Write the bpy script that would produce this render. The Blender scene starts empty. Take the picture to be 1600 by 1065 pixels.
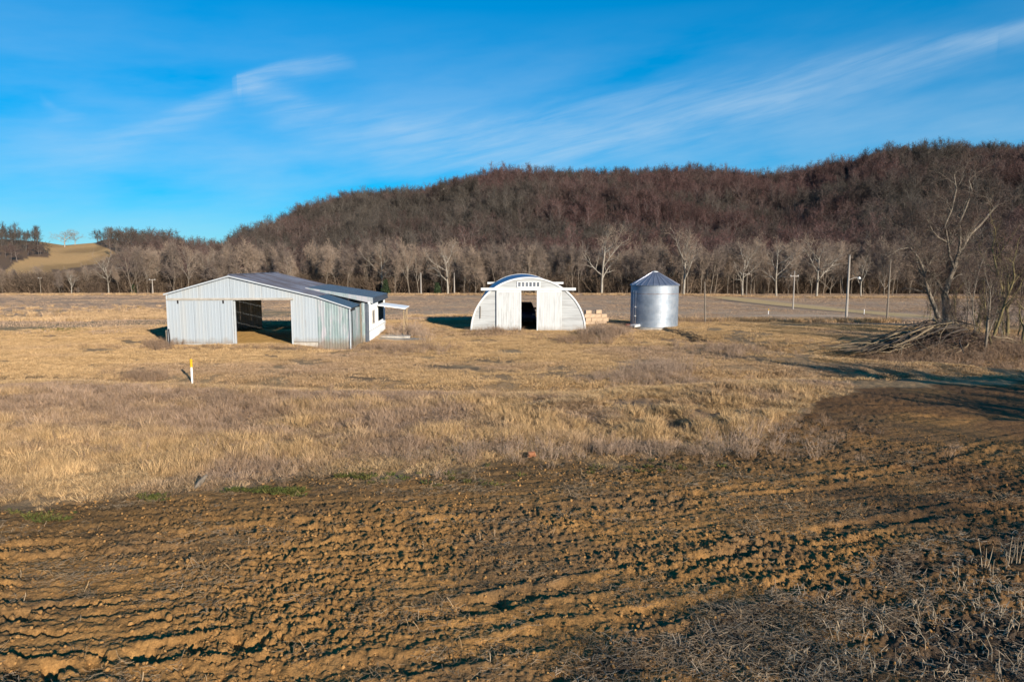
import bpy, math, random
import numpy as np
from mathutils import Vector

random.seed(7)
RNG = np.random.default_rng(11)
sc = bpy.context.scene
COL = sc.collection
R = math.radians

# ------------------------------------------------------------------ camera, sky, sun, exposure
CAMZ = 5.5
PITCH = math.atan(121.5 / 1066.0)
FPX = 1066.0
cd = bpy.data.cameras.new("camera")
cam = bpy.data.objects.new("camera", cd)
COL.objects.link(cam)
cam.location = (0, 0, CAMZ)
cam.rotation_euler = (math.pi / 2 - PITCH, 0, 0)
cd.sensor_width = 36.0
cd.lens = FPX / 1600 * 36.0
cd.clip_start = 0.1
cd.clip_end = 12000
sc.camera = cam

SUN_AZ = R(34)      # from straight behind the camera towards its right
SUN_EL = R(16)
SUN_DIR = Vector((math.sin(SUN_AZ) * math.cos(SUN_EL), -math.cos(SUN_AZ) * math.cos(SUN_EL), math.sin(SUN_EL)))
SUN_STRENGTH = 5.0
SKY_STRENGTH = 0.077
EXPOSURE = 0.76

sc.view_settings.view_transform = 'Standard'
sc.view_settings.look = 'None'
sc.view_settings.exposure = EXPOSURE
sc.view_settings.gamma = 1.0
sc.view_settings.use_curve_mapping = False
sc.cycles.use_denoising = True
sc.cycles.max_bounces = 5
sc.cycles.diffuse_bounces = 2
sc.cycles.glossy_bounces = 2
sc.cycles.transparent_max_bounces = 4


def ray(px, py):
    x = (px - 800) / FPX
    v = (532.5 - py) / FPX
    return np.array([x, math.cos(PITCH) + v * math.sin(PITCH), -math.sin(PITCH) + v * math.cos(PITCH)])


def azel(px, py):
    d = ray(px, py)
    return math.atan2(d[0], d[1]), math.atan2(d[2], math.hypot(d[0], d[1]))


class NT:
    """small node-tree helper"""
    def __init__(self, tree):
        self.t = tree
        self.t.nodes.clear()

    def n(self, kind, **kw):
        nd = self.t.nodes.new(kind)
        for k, v in kw.items():
            if k.startswith('i_'):
                key = k[2:]
                key = int(key) if key.isdigit() else key.replace('_', ' ')
                s = nd.inputs[key]
                if isinstance(v, bpy.types.NodeSocket):
                    self.t.links.new(v, s)
                else:
                    s.default_value = v
            else:
                setattr(nd, k, v)
        return nd

    def m(self, op, a, b=None, c=None, clamp=False):
        nd = self.t.nodes.new('ShaderNodeMath')
        nd.operation = op
        nd.use_clamp = clamp
        for i, v in enumerate((a, b, c)):
            if v is None:
                continue
            if isinstance(v, bpy.types.NodeSocket):
                self.t.links.new(v, nd.inputs[i])
            else:
                nd.inputs[i].default_value = v
        return nd.outputs[0]

    def mix(self, f, a, b, mode='MIX'):
        nd = self.t.nodes.new('ShaderNodeMix')
        nd.data_type = 'RGBA'
        nd.blend_type = mode
        for s, v in ((nd.inputs[0], f), (nd.inputs[6], a), (nd.inputs[7], b)):
            if isinstance(v, bpy.types.NodeSocket):
                self.t.links.new(v, s)
            elif s.type == 'RGBA' and len(v) == 3:
                s.default_value = (*v, 1)
            else:
                s.default_value = v
        return nd.outputs[2]

    def ramp(self, f, pts):
        nd = self.t.nodes.new('ShaderNodeValToRGB')
        e = nd.color_ramp.elements
        while len(e) < len(pts):
            e.new(0.5)
        for el, (p, c) in zip(e, pts):
            el.position = p
            el.color = (c, c, c, 1) if not hasattr(c, '__len__') else (*c, 1)
        self.t.links.new(f, nd.inputs[0])
        return nd.outputs[0]

    def l(self, a, b):
        self.t.links.new(a, b)


world = bpy.data.worlds.new("World")
sc.world = world
world.use_nodes = True
w = NT(world.node_tree)
sky = w.n('ShaderNodeTexSky', sky_type='NISHITA', sun_disc=False)
sky.sun_elevation = SUN_EL
sky.sun_rotation = math.pi - SUN_AZ
sky.altitude = 300
sky.air_density = 1.0
sky.dust_density = 0.0
sky.ozone_density = 4.5
gm_ = w.n('ShaderNodeGamma', i_Color=sky.outputs[0], i_Gamma=0.62)
hs = w.n('ShaderNodeHueSaturation', i_Saturation=1.36, i_Value=1.0, i_Color=w.mix(1.0, gm_.outputs[0], (0.96, 1.64, 2.08), 'MULTIPLY'))
tc = w.n('ShaderNodeTexCoord')
sx = w.n('ShaderNodeSeparateXYZ', i_0=tc.outputs['Generated'])
AZ = w.m('ARCTAN2', sx.outputs[0], sx.outputs[1])
EL = w.m('ARCSINE', sx.outputs[2])


def cloud_band(pts, widths, dens):
    """a streak of cirrus along a curve of azimuth -> elevation, its width and density changing along it"""
    a = [azel(*p) for p in pts]
    a0, a1 = a[0][0], a[-1][0]
    t = w.m('DIVIDE', w.m('SUBTRACT', AZ, a0), a1 - a0)

    def curve(vals, lo, hi):
        nd = w.n('ShaderNodeFloatCurve')
        c = nd.mapping.curves[0]
        for i, (q, v) in enumerate(zip(a, vals)):
            x = (q[0] - a0) / (a1 - a0)
            y = (v - lo) / (hi - lo)
            if i == 0:
                c.points[0].location = (x, y)
            elif i == len(a) - 1:
                c.points[-1].location = (x, y)
            else:
                c.points.new(x, y)
        nd.mapping.update()
        w.l(t, nd.inputs['Value'])
        return w.m('MULTIPLY_ADD', nd.outputs[0], hi - lo, lo)
    v0 = curve([q[1] for q in a], 0.0, 0.6)
    wd = curve([x / 1066 for x in widths], 0.0, 0.12)
    de = curve(dens, 0.0, 1.0)
    s = w.m('DIVIDE', w.m('SUBTRACT', w.m('ADD', EL, WARP), v0), wd)
    # sharp upper rim, long soft lower side
    s2 = w.m('MULTIPLY', s, w.m('MULTIPLY_ADD', w.m('GREATER_THAN', s, 0.0), 1.0, 0.55))
    g = w.m('EXPONENT', w.m('MULTIPLY', w.m('MULTIPLY', s2, s2), -1.0))
    inside = w.m('MULTIPLY', w.m('GREATER_THAN', t, 0.0), w.m('LESS_THAN', t, 1.0))
    return w.m('MULTIPLY', w.m('MULTIPLY', g, de), inside)


cv = w.n('ShaderNodeCombineXYZ', i_0=w.m('MULTIPLY', AZ, 3.0), i_1=w.m('MULTIPLY', w.m('MULTIPLY_ADD', AZ, -0.30, EL), 16.0))
nw = w.n('ShaderNodeTexNoise', i_Vector=cv.outputs[0], i_Scale=1.3, i_Detail=6.0, i_Roughness=0.6)
WARP = w.m('MULTIPLY', w.m('SUBTRACT', nw.outputs[0], 0.5), 0.030)
cv2 = w.n('ShaderNodeCombineXYZ', i_0=w.m('MULTIPLY', AZ, 6.0), i_1=w.m('MULTIPLY', w.m('MULTIPLY_ADD', AZ, -0.22, EL), 60.0))
nf = w.n('ShaderNodeTexNoise', i_Vector=cv2.outputs[0], i_Scale=1.0, i_Detail=8.0, i_Roughness=0.62, i_Distortion=0.4)
fine = w.ramp(nf.outputs[0], [(0.30, 0.08), (0.70, 0.85)])
cvb = w.n('ShaderNodeCombineXYZ', i_0=w.m('MULTIPLY', AZ, 2.2), i_1=w.m('MULTIPLY', w.m('MULTIPLY_ADD', AZ, -0.1, EL), 9.0), i_2=4.0)
nb = w.n('ShaderNodeTexNoise', i_Vector=cvb.outputs[0], i_Scale=1.5, i_Detail=5.0, i_Roughness=0.55)
veil = w.m('MULTIPLY', w.ramp(nb.outputs[0], [(0.30, 0.0), (0.68, 1.0)]),
           w.m('MULTIPLY', w.ramp(EL, [(0.0, 0.5), (0.12, 0.9), (0.34, 0.0)]), 0.42))
bands = [
    cloud_band([(560, 175), (700, 205), (860, 192), (1010, 163), (1180, 132), (1340, 103), (1470, 76), (1560, 58)],
               [30, 44, 42, 36, 32, 28, 18, 10], [0.0, 0.36, 0.44, 0.40, 0.40, 0.40, 0.38, 0.1]),
    cloud_band([(1460, 66), (1530, 50), (1600, 38), (1700, 15)], [6, 9, 11, 12], [0.0, 0.4, 0.55, 0.2]),
    cloud_band([(362, 132), (385, 128), (430, 112), (500, 98), (560, 92)], [5, 12, 11, 9, 6], [0.0, 0.6, 0.55, 0.45, 0.0]),
    cloud_band([(370, 128), (430, 148), (500, 176), (600, 206), (760, 238), (900, 250)], [9, 20, 28, 36, 40, 40],
               [0.35, 0.42, 0.34, 0.26, 0.14, 0.0]),
    cloud_band([(30, 238), (120, 228), (200, 208), (260, 186), (330, 158), (378, 142)], [22, 22, 18, 15, 11, 7],
               [0.0, 0.22, 0.32, 0.42, 0.48, 0.0]),
    cloud_band([(760, 300), (900, 225), (1050, 192), (1180, 162), (1290, 142)], [24, 24, 18, 16, 10], [0.0, 0.22, 0.26, 0.30, 0.0]),
    cloud_band([(60, 150), (85, 170), (110, 178), (140, 180)], [10, 8, 8, 6], [0.0, 0.2, 0.2, 0.0]),
]
tot = veil
for b in bands:
    tot = w.m('ADD', tot, w.m('MULTIPLY', w.m('MULTIPLY', b, 0.80), fine))
tot = w.m('MINIMUM', tot, 0.85)
skycol = w.mix(tot, hs.outputs[0], (4.4, 5.6, 6.6))
bg = w.n('ShaderNodeBackground', i_Color=skycol, i_Strength=SKY_STRENGTH)
wo = w.n('ShaderNodeOutputWorld')
w.l(bg.outputs[0], wo.inputs[0])

sl = bpy.data.lights.new("sun", 'SUN')
sl.energy = SUN_STRENGTH
sl.angle = R(0.53)
sl.color = (1.0, 0.90, 0.76)
sun = bpy.data.objects.new("sun", sl)
COL.objects.link(sun)
sun.rotation_euler = SUN_DIR.to_track_quat('Z', 'Y').to_euler()


# ------------------------------------------------------------------ noise and terrain
def _h(ix, iy, s):
    n = (ix * 374761393 + iy * 668265263 + s * 1442695041) & 0xffffffff
    n = ((n ^ (n >> 13)) * 1274126177) & 0xffffffff
    n = (n ^ (n >> 16)) & 0xffffff
    return n / float(0xffffff)


def vn(x, y, s=0):
    x = np.asarray(x, float)
    y = np.asarray(y, float)
    fx = np.floor(x)
    fy = np.floor(y)
    ix = fx.astype(np.int64)
    iy = fy.astype(np.int64)
    u = x - fx
    v = y - fy
    u = u * u * (3 - 2 * u)
    v = v * v * (3 - 2 * v)
    a = _h(ix, iy, s)
    b = _h(ix + 1, iy, s)
    c = _h(ix, iy + 1, s)
    d = _h(ix + 1, iy + 1, s)
    return (a * (1 - u) + b * u) * (1 - v) + (c * (1 - u) + d * u) * v


def fbm(x, y, s=0, o=4, g=0.5):
    t = 0
    a = 1.0
    n = 0
    for i in range(o):
        t = t + a * vn(x * 2 ** i + 17.3 * i, y * 2 ** i - 9.1 * i, s + i * 7)
        n += a
        a *= g
    return t / n


def ss(a, b, x):
    t = np.clip((np.asarray(x, float) - a) / (b - a), 0, 1)
    return t * t * (3 - 2 * t)


def flat(px, py, z=0.0):
    d = ray(px, py)
    t = (z - CAMZ) / d[2]
    return d[0] * t, d[1] * t


def line_y(pts):
    p = [flat(*q) for q in pts]
    p.sort()
    xs = np.array([q[0] for q in p])
    ys = np.array([q[1] for q in p])
    return lambda x: np.interp(x, xs, ys)


def polar_line(pts):
    p = [flat(*q) for q in pts]
    th = np.array([math.atan2(a, b) for a, b in p])
    rr = np.array([math.hypot(a, b) for a, b in p])
    o = np.argsort(th)
    return lambda t: np.interp(t, th[o], rr[o])


# silhouette of the wooded hills (tree tops) -> ridge height along each bearing
SIL = [(-700, 370), (-300, 368), (0, 370), (60, 374), (100, 380), (150, 376), (175, 364), (230, 358), (270, 357), (300, 368),
       (345, 374), (385, 361), (430, 350), (475, 326), (540, 309), (600, 304), (660, 297), (720, 285), (790, 270),
       (850, 270), (950, 270), (1060, 270), (1150, 273), (1200, 276), (1250, 269), (1300, 256), (1350, 247),
       (1400, 236), (1500, 231), (1600, 231), (1800, 226), (2400, 240), (4200, 330)]
_s = [(math.atan2(ray(x, y)[0], ray(x, y)[1]), ray(x, y)[2] / math.hypot(ray(x, y)[0], ray(x, y)[1])) for x, y in SIL]
S_TH = np.array([q[0] for q in _s])
S_TN = np.array([q[1] for q in _s])
R0 = 262.0


def ridge_r(th):
    return 430 + 210 * ss(azel(330, 400)[0], azel(520, 400)[0], th)


crest = line_y([(-400, 596), (0, 603), (300, 611), (700, 624), (900, 622), (1150, 602), (1300, 597)])
swale1 = line_y([(1030, 516), (1090, 530), (1180, 549), (1350, 563), (1600, 574), (2100, 588)])
swale2 = line_y([(960, 592), (1100, 590), (1250, 592), (1400, 592), (1600, 588), (2100, 590)])
soil_edge = polar_line([(-900, 790), (-200, 800), (0, 782), (250, 768), (500, 748), (700, 730), (900, 716), (1050, 712),
                        (1170, 700), (1215, 672), (1262, 640), (1300, 617), (1450, 604), (1600, 598), (2300, 592)])
BARN_O = np.array([*flat(266.5, 540, -0.07)])
BA = 0.0436


def gauss(x, y, px, py, rx, ry):
    cx, cy = flat(px, py)
    return np.exp(-((x - cx) / rx) ** 2 - ((y - cy) / ry) ** 2)


PITS = [(986, 637, 1.1, 0.7, 0.5), (1015, 632, 0.7, 0.5, 0.3), (1072, 642, 0.5, 0.9, 0.4), (1104, 650, 0.5, 1.0, 0.4), (1138, 646, 0.45, 0.9, 0.4),
        (1055, 668, 0.5, 0.9, 0.35), (1194, 641, 1.0, 0.5, 0.3), (1115, 607, 1.2, 0.6, 0.3), (1152, 622, 0.8, 0.5, 0.25), (470, 690, 0.7, 0.4, 0.3),
        (1378, 630, 1.4, 0.4, 0.2), (1522, 652, 1.5, 0.4, 0.3), (1005, 575, 0.9, 0.8, 0.35), (840, 640, 0.8, 0.5, 0.25)]


def H(x, y):
    x = np.asarray(x, float)
    y = np.asarray(y, float)
    r = np.hypot(x, y)
    th = np.arctan2(x, y)
    z = -3.0 * ss(60, 118, y + 0.12 * np.abs(x))
    z = z - 0.8 * ss(30, 70, x - 10) * ss(36, 60, y)
    # gentle undulation, quieter round the buildings
    near = ss(13, 22, r) * (1 - ss(60, 80, r))
    z = z + near * 0.30 * (fbm(x / 9.0, y / 6.0, 3, 3) - 0.5) * (1 - 0.85 * ss(38, 44, y) * (1 - ss(16, 20, np.abs(x + 5))))
    z = z + near * 0.10 * (fbm(x / 2.2, y / 1.6, 5, 3) - 0.5)
    # the grassy bank in the middle of the picture with a worn track behind its lip
    s = y - crest(x)
    on = (1 - ss(12, 16, x)) * ss(-27, -18, x)
    z = z + on * (0.28 * np.exp(-((s + 1.2) / 2.4) ** 2) - 0.40 * ss(-24, -14, x) * np.exp(-((s - 2.0) / 1.1) ** 2))
    # drainage swales on the right
    s = y - swale1(x)
    a = ss(8, 16, x)
    z = z - a * 0.95 * ss(0, 1.5, s) * (1 - ss(3.0, 8.0, s))
    s = y - swale2(x)
    a = ss(6, 14, x)
    z = z - a * 0.45 * ss(0, 1.0, s) * (1 - ss(1.6, 4.5, s))
    # hummocks in the rough grass
    hm = gauss(x, y, 1080, 655, 4.5, 3.6)
    z = z + hm * 0.55 * (np.abs(fbm(x / 1.5, y / 1.7, 9, 3) - 0.5) * 2.6 - 0.35)
    pn = 0.4 + 1.2 * fbm(x / 0.5, y / 0.5, 140, 2)
    for q in PITS:
        z = z - 0.62 * q[4] * gauss(x, y, *q[:4]) * pn + 0.12 * gauss(x, y, q[0] + 14, q[1] + 6, q[2] * 1.6, q[3] * 1.6)
    # low ground at the open corner of the barn, mound between hut and bin
    z = z - 0.62 * np.exp(-((x - BARN_O[0] - 11.6) / 1.9) ** 2 - ((y - BARN_O[1] - 0.3) / 2.0) ** 2)
    z = z - 0.25 * gauss(x, y, 640, 524, 4.0, 4.0)
    z = z + 0.25 * gauss(x, y, 955, 525, 2.2, 2.4)
    z = z - 0.45 * gauss(x, y, 1085, 528, 4.0, 2.2)
    # hills
    tn = np.interp(th, S_TH, S_TN)
    rr = ridge_r(th)
    zr = CAMZ + rr * tn - (1.0 + 12.5 * ss(azel(150, 400)[0], azel(260, 400)[0], th))
    zr = np.maximum(zr, -1.0)
    t = np.clip((r - R0) / (rr - R0), 0, 1)
    rise = 0.45 * t + 0.55 * t * t * (3 - 2 * t)
    hn = (fbm(x / 70.0, y / 70.0, 21, 3) - 0.5) * 26 * (4 * t * (1 - t)) * np.clip(zr / 70, 0.1, 1)
    back = ss(0, 1, (r - rr) / 900.0)
    hill = -3.0 + (zr + 3.0) * rise * (1 - 0.6 * back) + hn
    z = np.where(r > R0, hill * ss(R0, R0 + 25, r) + (-3.0) * (1 - ss(R0, R0 + 25, r)), z)
    return z


def HS(x, y):
    return float(H(np.array([x]), np.array([y]))[0])


_HC = {}


def HC(x, y):
    k = (round(x * 4), round(y * 4))
    if k not in _HC:
        _HC[k] = HS(x, y)
    return _HC[k]


def at(px, py):
    """world point where the sight line of a pixel of the photograph meets the ground"""
    d = ray(px, py)
    ts = np.geomspace(6, 900, 1500)
    P = np.outer(ts, d)
    h = H(P[:, 0], P[:, 1])
    g = (P[:, 2] + CAMZ) < h
    i = int(np.argmax(g)) if g.any() else len(ts) - 1
    return np.array([P[i, 0], P[i, 1], h[i]])


def at_r(px, rr):
    """ground point at a bearing (given as a pixel column) and a distance"""
    t = math.atan2((px - 800) / FPX, math.cos(PITCH))
    x, y = rr * math.sin(t), rr * math.cos(t)
    return np.array([x, y, HS(x, y)])


def soil_mask(x, y):
    th = np.arctan2(x, y)
    r = np.hypot(x, y)
    e = soil_edge(th) + (fbm(x / 1.4, y / 1.4, 31, 3) - 0.5) * (1.8 + 0.05 * r)
    return 1 - ss(-0.7, 0.7, r - e)


def px_line(pts):
    f = line_y(pts)
    return f


SLITS = [px_line(q) for q in (
    [(-300, 920), (0, 917), (100, 912), (175, 907), (250, 897), (330, 880), (420, 870), (520, 850)],
    [(-300, 965), (0, 960), (125, 950), (250, 940), (360, 925), (480, 905), (640, 885)],
    [(-300, 992), (0, 990), (150, 987), (225, 975), (325, 960), (425, 947), (520, 940), (700, 922)],
    [(-300, 880), (0, 872), (150, 862), (300, 845), (420, 830)],
    [(-300, 1030), (0, 1026), (140, 1020), (260, 1012), (360, 1000)])]
LUGS = [px_line(q) for q in (
    [(-300, 1075), (100, 1050), (250, 1024), (400, 1000), (560, 978), (740, 950), (900, 918), (1060, 886), (1200, 850), (1330, 825), (1500, 800), (1800, 770)],
    [(500, 1060), (700, 1030), (900, 985), (1100, 948), (1180, 930), (1300, 905), (1500, 870), (1800, 830)],
    [(-300, 870), (200, 850), (450, 822), (700, 800), (950, 790), (1200, 760), (1400, 735), (1560, 690), (1800, 640)])]


def clods(x, y, sm):
    """small relief of the worked soil: crumbs, drawn-out rows, slits and wheel tracks with lug pits"""
    r = np.hypot(x, y)
    wob = (fbm(x / 2.5, y / 2.5, 41, 2) - 0.5)
    c = y - 0.20 * x - 0.004 * x * x + wob * 0.5 + (fbm(x / 0.4, y / 0.4, 42, 3) - 0.5) * 0.22
    left = 1 - ss(-6, 2, x)
    n1 = np.abs(fbm(x / 0.22, y / 0.14, 43, 4, 0.6) - 0.5) * 2
    nr = np.abs(fbm(x / 0.60, c / 0.15, 45, 4, 0.6) - 0.5) * 2
    n2 = np.abs(fbm(x / 0.10, y / 0.07, 47, 3, 0.62) - 0.5) * 1.6 - 0.2
    n3 = fbm(x / 0.06, y / 0.05, 48, 2, 0.6) - 0.5
    big = fbm(x / 1.6, y / 1.0, 49, 2) - 0.5
    rough = 0.55 + 0.75 * ss(0.38, 0.62, fbm(x / 3.5, y / 2.0, 50, 2))
    h = rough * ((0.095 - 0.04 * left) * n1 + 0.075 * n2 + 0.085 * n3) + (0.015 + 0.05 * left) * nr + 0.06 * big
    # shallow rows
    row = np.abs(((c / 0.76) % 1.0) - 0.5) * 2
    h = h - 0.035 * ss(0.6, 1.0, row)
    jit = (fbm(x / 0.5, y / 0.5, 51, 4, 0.6) - 0.5) * 0.75
    for k, f in enumerate(SLITS):
        s = y - f(x) + jit
        brk = ss(0.36, 0.5, fbm(x / 0.9 + 7 * k, y * 0, 52, 2))
        h = h - 0.11 * brk * left * np.exp(-(s / 0.05) ** 2) + 0.02 * left * np.exp(-((s - 0.16) / 0.12) ** 2)
    for k, f in enumerate(LUGS):
        s = y - f(x) + jit * 0.5
        wd = 0.24 if k < 2 else 0.20
        lug = np.sin(2 * math.pi * (x + 0.8 * s) / (0.55 if k == 0 else 0.47) + 6 * fbm(x / 1.7, y / 1.7, 57 + k, 2))
        pat = 0.35 + 0.65 * ss(0.4, 0.6, fbm(x / 3.0 + 5 * k, y / 2.4, 59, 2))
        h = h - (0.12 if k < 2 else 0.07) * pat * ss(-0.1, 0.85, lug) * np.exp(-(s / wd) ** 4) + 0.04 * np.exp(-((np.abs(s) - wd * 1.5) / 0.1) ** 2)
    fade = 1 - 0.5 * ss(16, 30, r)
    return h * fade * sm


def mesh_np(name, V, F, mat=None, smooth=False):
    me = bpy.data.meshes.new(name)
    V = np.asarray(V, np.float32).reshape(-1, 3)
    F = np.asarray(F, np.int32)
    k = F.shape[1]
    me.vertices.add(len(V))
    me.vertices.foreach_set('co', V.ravel())
    me.loops.add(F.size)
    me.loops.foreach_set('vertex_index', F.ravel())
    me.polygons.add(len(F))
    me.polygons.foreach_set('loop_start', np.arange(0, F.size, k, dtype=np.int32))
    me.polygons.foreach_set('loop_total', np.full(len(F), k, np.int32))
    if smooth:
        me.polygons.foreach_set('use_smooth', np.ones(len(F), bool))
    me.update(calc_edges=True)
    if mat:
        me.materials.append(mat)
    return me


def link(name, me, parent=None, loc=None):
    o = bpy.data.objects.new(name, me)
    COL.objects.link(o)
    if parent is not None:
        o.parent = parent
    if loc is not None:
        o.location = loc
    return o


def tag(o, label=None, cat=None, group=None, kind=None):
    if label:
        o['label'] = label
    if cat:
        o['category'] = cat
    if group:
        o['group'] = group
    if kind:
        o['kind'] = kind
    return o


def empty(name, loc, rz=0.0, label=None, cat=None, group=None):
    o = bpy.data.objects.new(name, None)
    COL.objects.link(o)
    o.location = tuple(loc)
    o.rotation_euler = (0, 0, rz)
    o.empty_display_size = 0.3
    return tag(o, label, cat, group)


# ------------------------------------------------------------------ materials
def principled(name):
    m = bpy.data.materials.new(name)
    m.use_nodes = True
    t = NT(m.node_tree)
    out = t.n('ShaderNodeOutputMaterial')
    b = t.n('ShaderNodeBsdfPrincipled')
    t.l(b.outputs[0], out.inputs[0])
    return m, t, b


def mat_plain(name, c, c2=None, rough=0.85, metal=0.0, scale=6.0, stretch=(1, 1, 1), bump=0.0, detail=6, spec=0.3,
              rampw=(0.35, 0.65), c3=None, scale3=2.0, ramp3=(0.5, 0.65), dirt=0.0):
    m, t, b = principled(name)
    tcn = t.n('ShaderNodeTexCoord')
    mp = t.n('ShaderNodeMapping', i_Vector=tcn.outputs['Object'])
    mp.inputs['Scale'].default_value = stretch
    nz = t.n('ShaderNodeTexNoise', i_Vector=mp.outputs[0], i_Scale=scale, i_Detail=float(detail), i_Roughness=0.6)
    f = t.ramp(nz.outputs[0], [(rampw[0], 0.0), (rampw[1], 1.0)])
    col = t.mix(f, c, c2 if c2 else c)
    if c3:
        n3 = t.n('ShaderNodeTexNoise', i_Vector=mp.outputs[0], i_Scale=scale3, i_Detail=5.0, i_Roughness=0.65)
        col = t.mix(t.ramp(n3.outputs[0], [(ramp3[0], 0.0), (ramp3[1], 1.0)]), col, c3)
    if dirt:
        # mud splashed up from the ground and a few rust runs
        sp = t.n('ShaderNodeSeparateXYZ', i_0=tcn.outputs['Object'])
        nd_ = t.n('ShaderNodeTexNoise', i_Vector=tcn.outputs['Object'], i_Scale=2.2, i_Detail=6.0, i_Roughness=0.7)
        hgt = t.m('SUBTRACT', sp.outputs[2], t.m('MULTIPLY', nd_.outputs[0], 0.75))
        col = t.mix(t.m('MULTIPLY', t.ramp(t.m('ADD', hgt, 0.35), [(0.0, 1.0), (0.45, 0.0)]), dirt), col, (0.20, 0.135, 0.075))
        mr = t.n('ShaderNodeMapping', i_Vector=tcn.outputs['Object'])
        mr.inputs['Scale'].default_value = (5, 5, 0.55)
        nr_ = t.n('ShaderNodeTexNoise', i_Vector=mr.outputs[0], i_Scale=1.0, i_Detail=4.0, i_Roughness=0.7)
        col = t.mix(t.m('MULTIPLY', t.ramp(nr_.outputs[0], [(0.63, 0.0), (0.76, 1.0)]), dirt * 0.6), col, (0.20, 0.11, 0.06))
    t.l(col, b.inputs['Base Color'])
    b.inputs['Roughness'].default_value = rough
    b.inputs['Metallic'].default_value = metal
    b.inputs['Specular IOR Level'].default_value = spec
    if bump:
        bp = t.n('ShaderNodeBump', i_Strength=bump, i_Distance=0.02, i_Height=nz.outputs[0])
        t.l(bp.outputs[0], b.inputs['Normal'])
    return m


def mat_tint(name, ca, cb, cc=None, rough=0.9, trans=0.0, var=0.35):
    """vegetation: colour runs from ca to cb with the instance's own tint, brightness varies per plant"""
    m, t, b = principled(name)
    at_ = t.n('ShaderNodeAttribute', attribute_type='INSTANCER', attribute_name='tint')
    oi = t.n('ShaderNodeObjectInfo')
    col = t.mix(at_.outputs['Fac'], ca, cb)
    if cc:
        g = t.n('ShaderNodeNewGeometry')
        col = t.mix(t.m('MULTIPLY', g.outputs['Random Per Island'], 0.8), col, cc)
    v = t.m('MULTIPLY_ADD', oi.outputs['Random'], var * 2, 1 - var)
    hsn = t.n('ShaderNodeHueSaturation', i_Color=col, i_Value=v)
    t.l(hsn.outputs[0], b.inputs['Base Color'])
    b.inputs['Roughness'].default_value = rough
    b.inputs['Specular IOR Level'].default_value = 0.1
    return m


def mat_ground():
    m, t, b = principled('ground')
    a = t.n('ShaderNodeAttribute', attribute_name='Col')
    g = t.n('ShaderNodeNewGeometry')
    n1 = t.n('ShaderNodeTexNoise', i_Vector=g.outputs['Position'], i_Scale=3.0, i_Detail=8.0, i_Roughness=0.7)
    n2 = t.n('ShaderNodeTexNoise', i_Vector=g.outputs['Position'], i_Scale=28.0, i_Detail=5.0, i_Roughness=0.7)
    f1 = t.ramp(n1.outputs[0], [(0.25, 0.62), (0.75, 1.30)])
    f2 = t.ramp(n2.outputs[0], [(0.3, 0.6), (0.7, 1.35)])
    c = t.mix(1.0, a.outputs['Color'], f1, 'MULTIPLY')
    c = t.mix(1.0, c, f2, 'MULTIPLY')
    t.l(c, b.inputs['Base Color'])
    b.inputs['Roughness'].default_value = 0.97
    b.inputs['Specular IOR Level'].default_value = 0.12
    bp = t.n('ShaderNodeBump', i_Strength=0.55, i_Distance=0.05, i_Height=n2.outputs[0])
    bp2 = t.n('ShaderNodeBump', i_Strength=0.4, i_Distance=0.25, i_Height=n1.outputs[0], i_Normal=bp.outputs[0])
    t.l(bp2.outputs[0], b.inputs['Normal'])
    return m


M = {}
M['ground'] = mat_ground()
M['white'] = mat_plain('white paint', (0.50, 0.505, 0.50), (0.42, 0.425, 0.425), 0.6, scale=1.6, stretch=(4, 4, 0.5), bump=0.1,
                       c3=(0.30, 0.295, 0.285), scale3=0.8, ramp3=(0.52, 0.76), dirt=0.45)
M['white_trim'] = mat_plain('white trim', (0.60, 0.60, 0.59), (0.52, 0.52, 0.51), 0.5, scale=3)
M['barn_wall'] = mat_plain('pale steel', (0.335, 0.37, 0.40), (0.315, 0.35, 0.38), 0.6, 0.1, scale=2.2, stretch=(3, 3, 0.25),
                           c3=(0.35, 0.365, 0.37), scale3=0.5, dirt=0.7)
M['barn_trim'] = mat_plain('pale steel trim', (0.42, 0.45, 0.47), (0.38, 0.40, 0.42), 0.55, 0.1, scale=2.0)
M['siding'] = mat_plain('worn siding', (0.41, 0.415, 0.41), (0.33, 0.335, 0.335), 0.65, scale=1.4, stretch=(0.5, 4, 5), bump=0.1,
                        c3=(0.23, 0.225, 0.22), scale3=0.55, ramp3=(0.50, 0.72), dirt=0.4)
M['white_wall'] = mat_plain('white wall paint', (0.84, 0.84, 0.83), (0.78, 0.78, 0.77), 0.5, scale=3)
M['galv'] = mat_plain('galvanised sheet', (0.33, 0.38, 0.39), (0.21, 0.28, 0.27), 0.42, 0.35, scale=1.6, stretch=(2.2, 2.2, 0.45),
                      c3=(0.42, 0.40, 0.42), scale3=1.0, ramp3=(0.48, 0.62), dirt=0.7)
M['roof_old'] = mat_plain('weathered roof', (0.115, 0.115, 0.14), (0.085, 0.068, 0.07), 0.5, 0.35, scale=0.9, stretch=(0.8, 1.8, 1),
                          c3=(0.15, 0.16, 0.20), scale3=0.5, ramp3=(0.45, 0.6))
M['roof_blue'] = mat_plain('blue steel roof', (0.045, 0.085, 0.13), (0.06, 0.10, 0.14), 0.4, 0.5, scale=1.5)
M['roof_slate'] = mat_plain('grey blue roof', (0.06, 0.09, 0.13), (0.085, 0.115, 0.15), 0.42, 0.45, scale=1.5)
M['slate'] = mat_plain('slate paint', (0.055, 0.07, 0.09), (0.08, 0.09, 0.11), 0.6, scale=3)
M['wood_grey'] = mat_plain('weathered wood', (0.22, 0.18, 0.14), (0.13, 0.105, 0.08), 0.9, scale=5, stretch=(6, 6, 0.5), bump=0.3)
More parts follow.
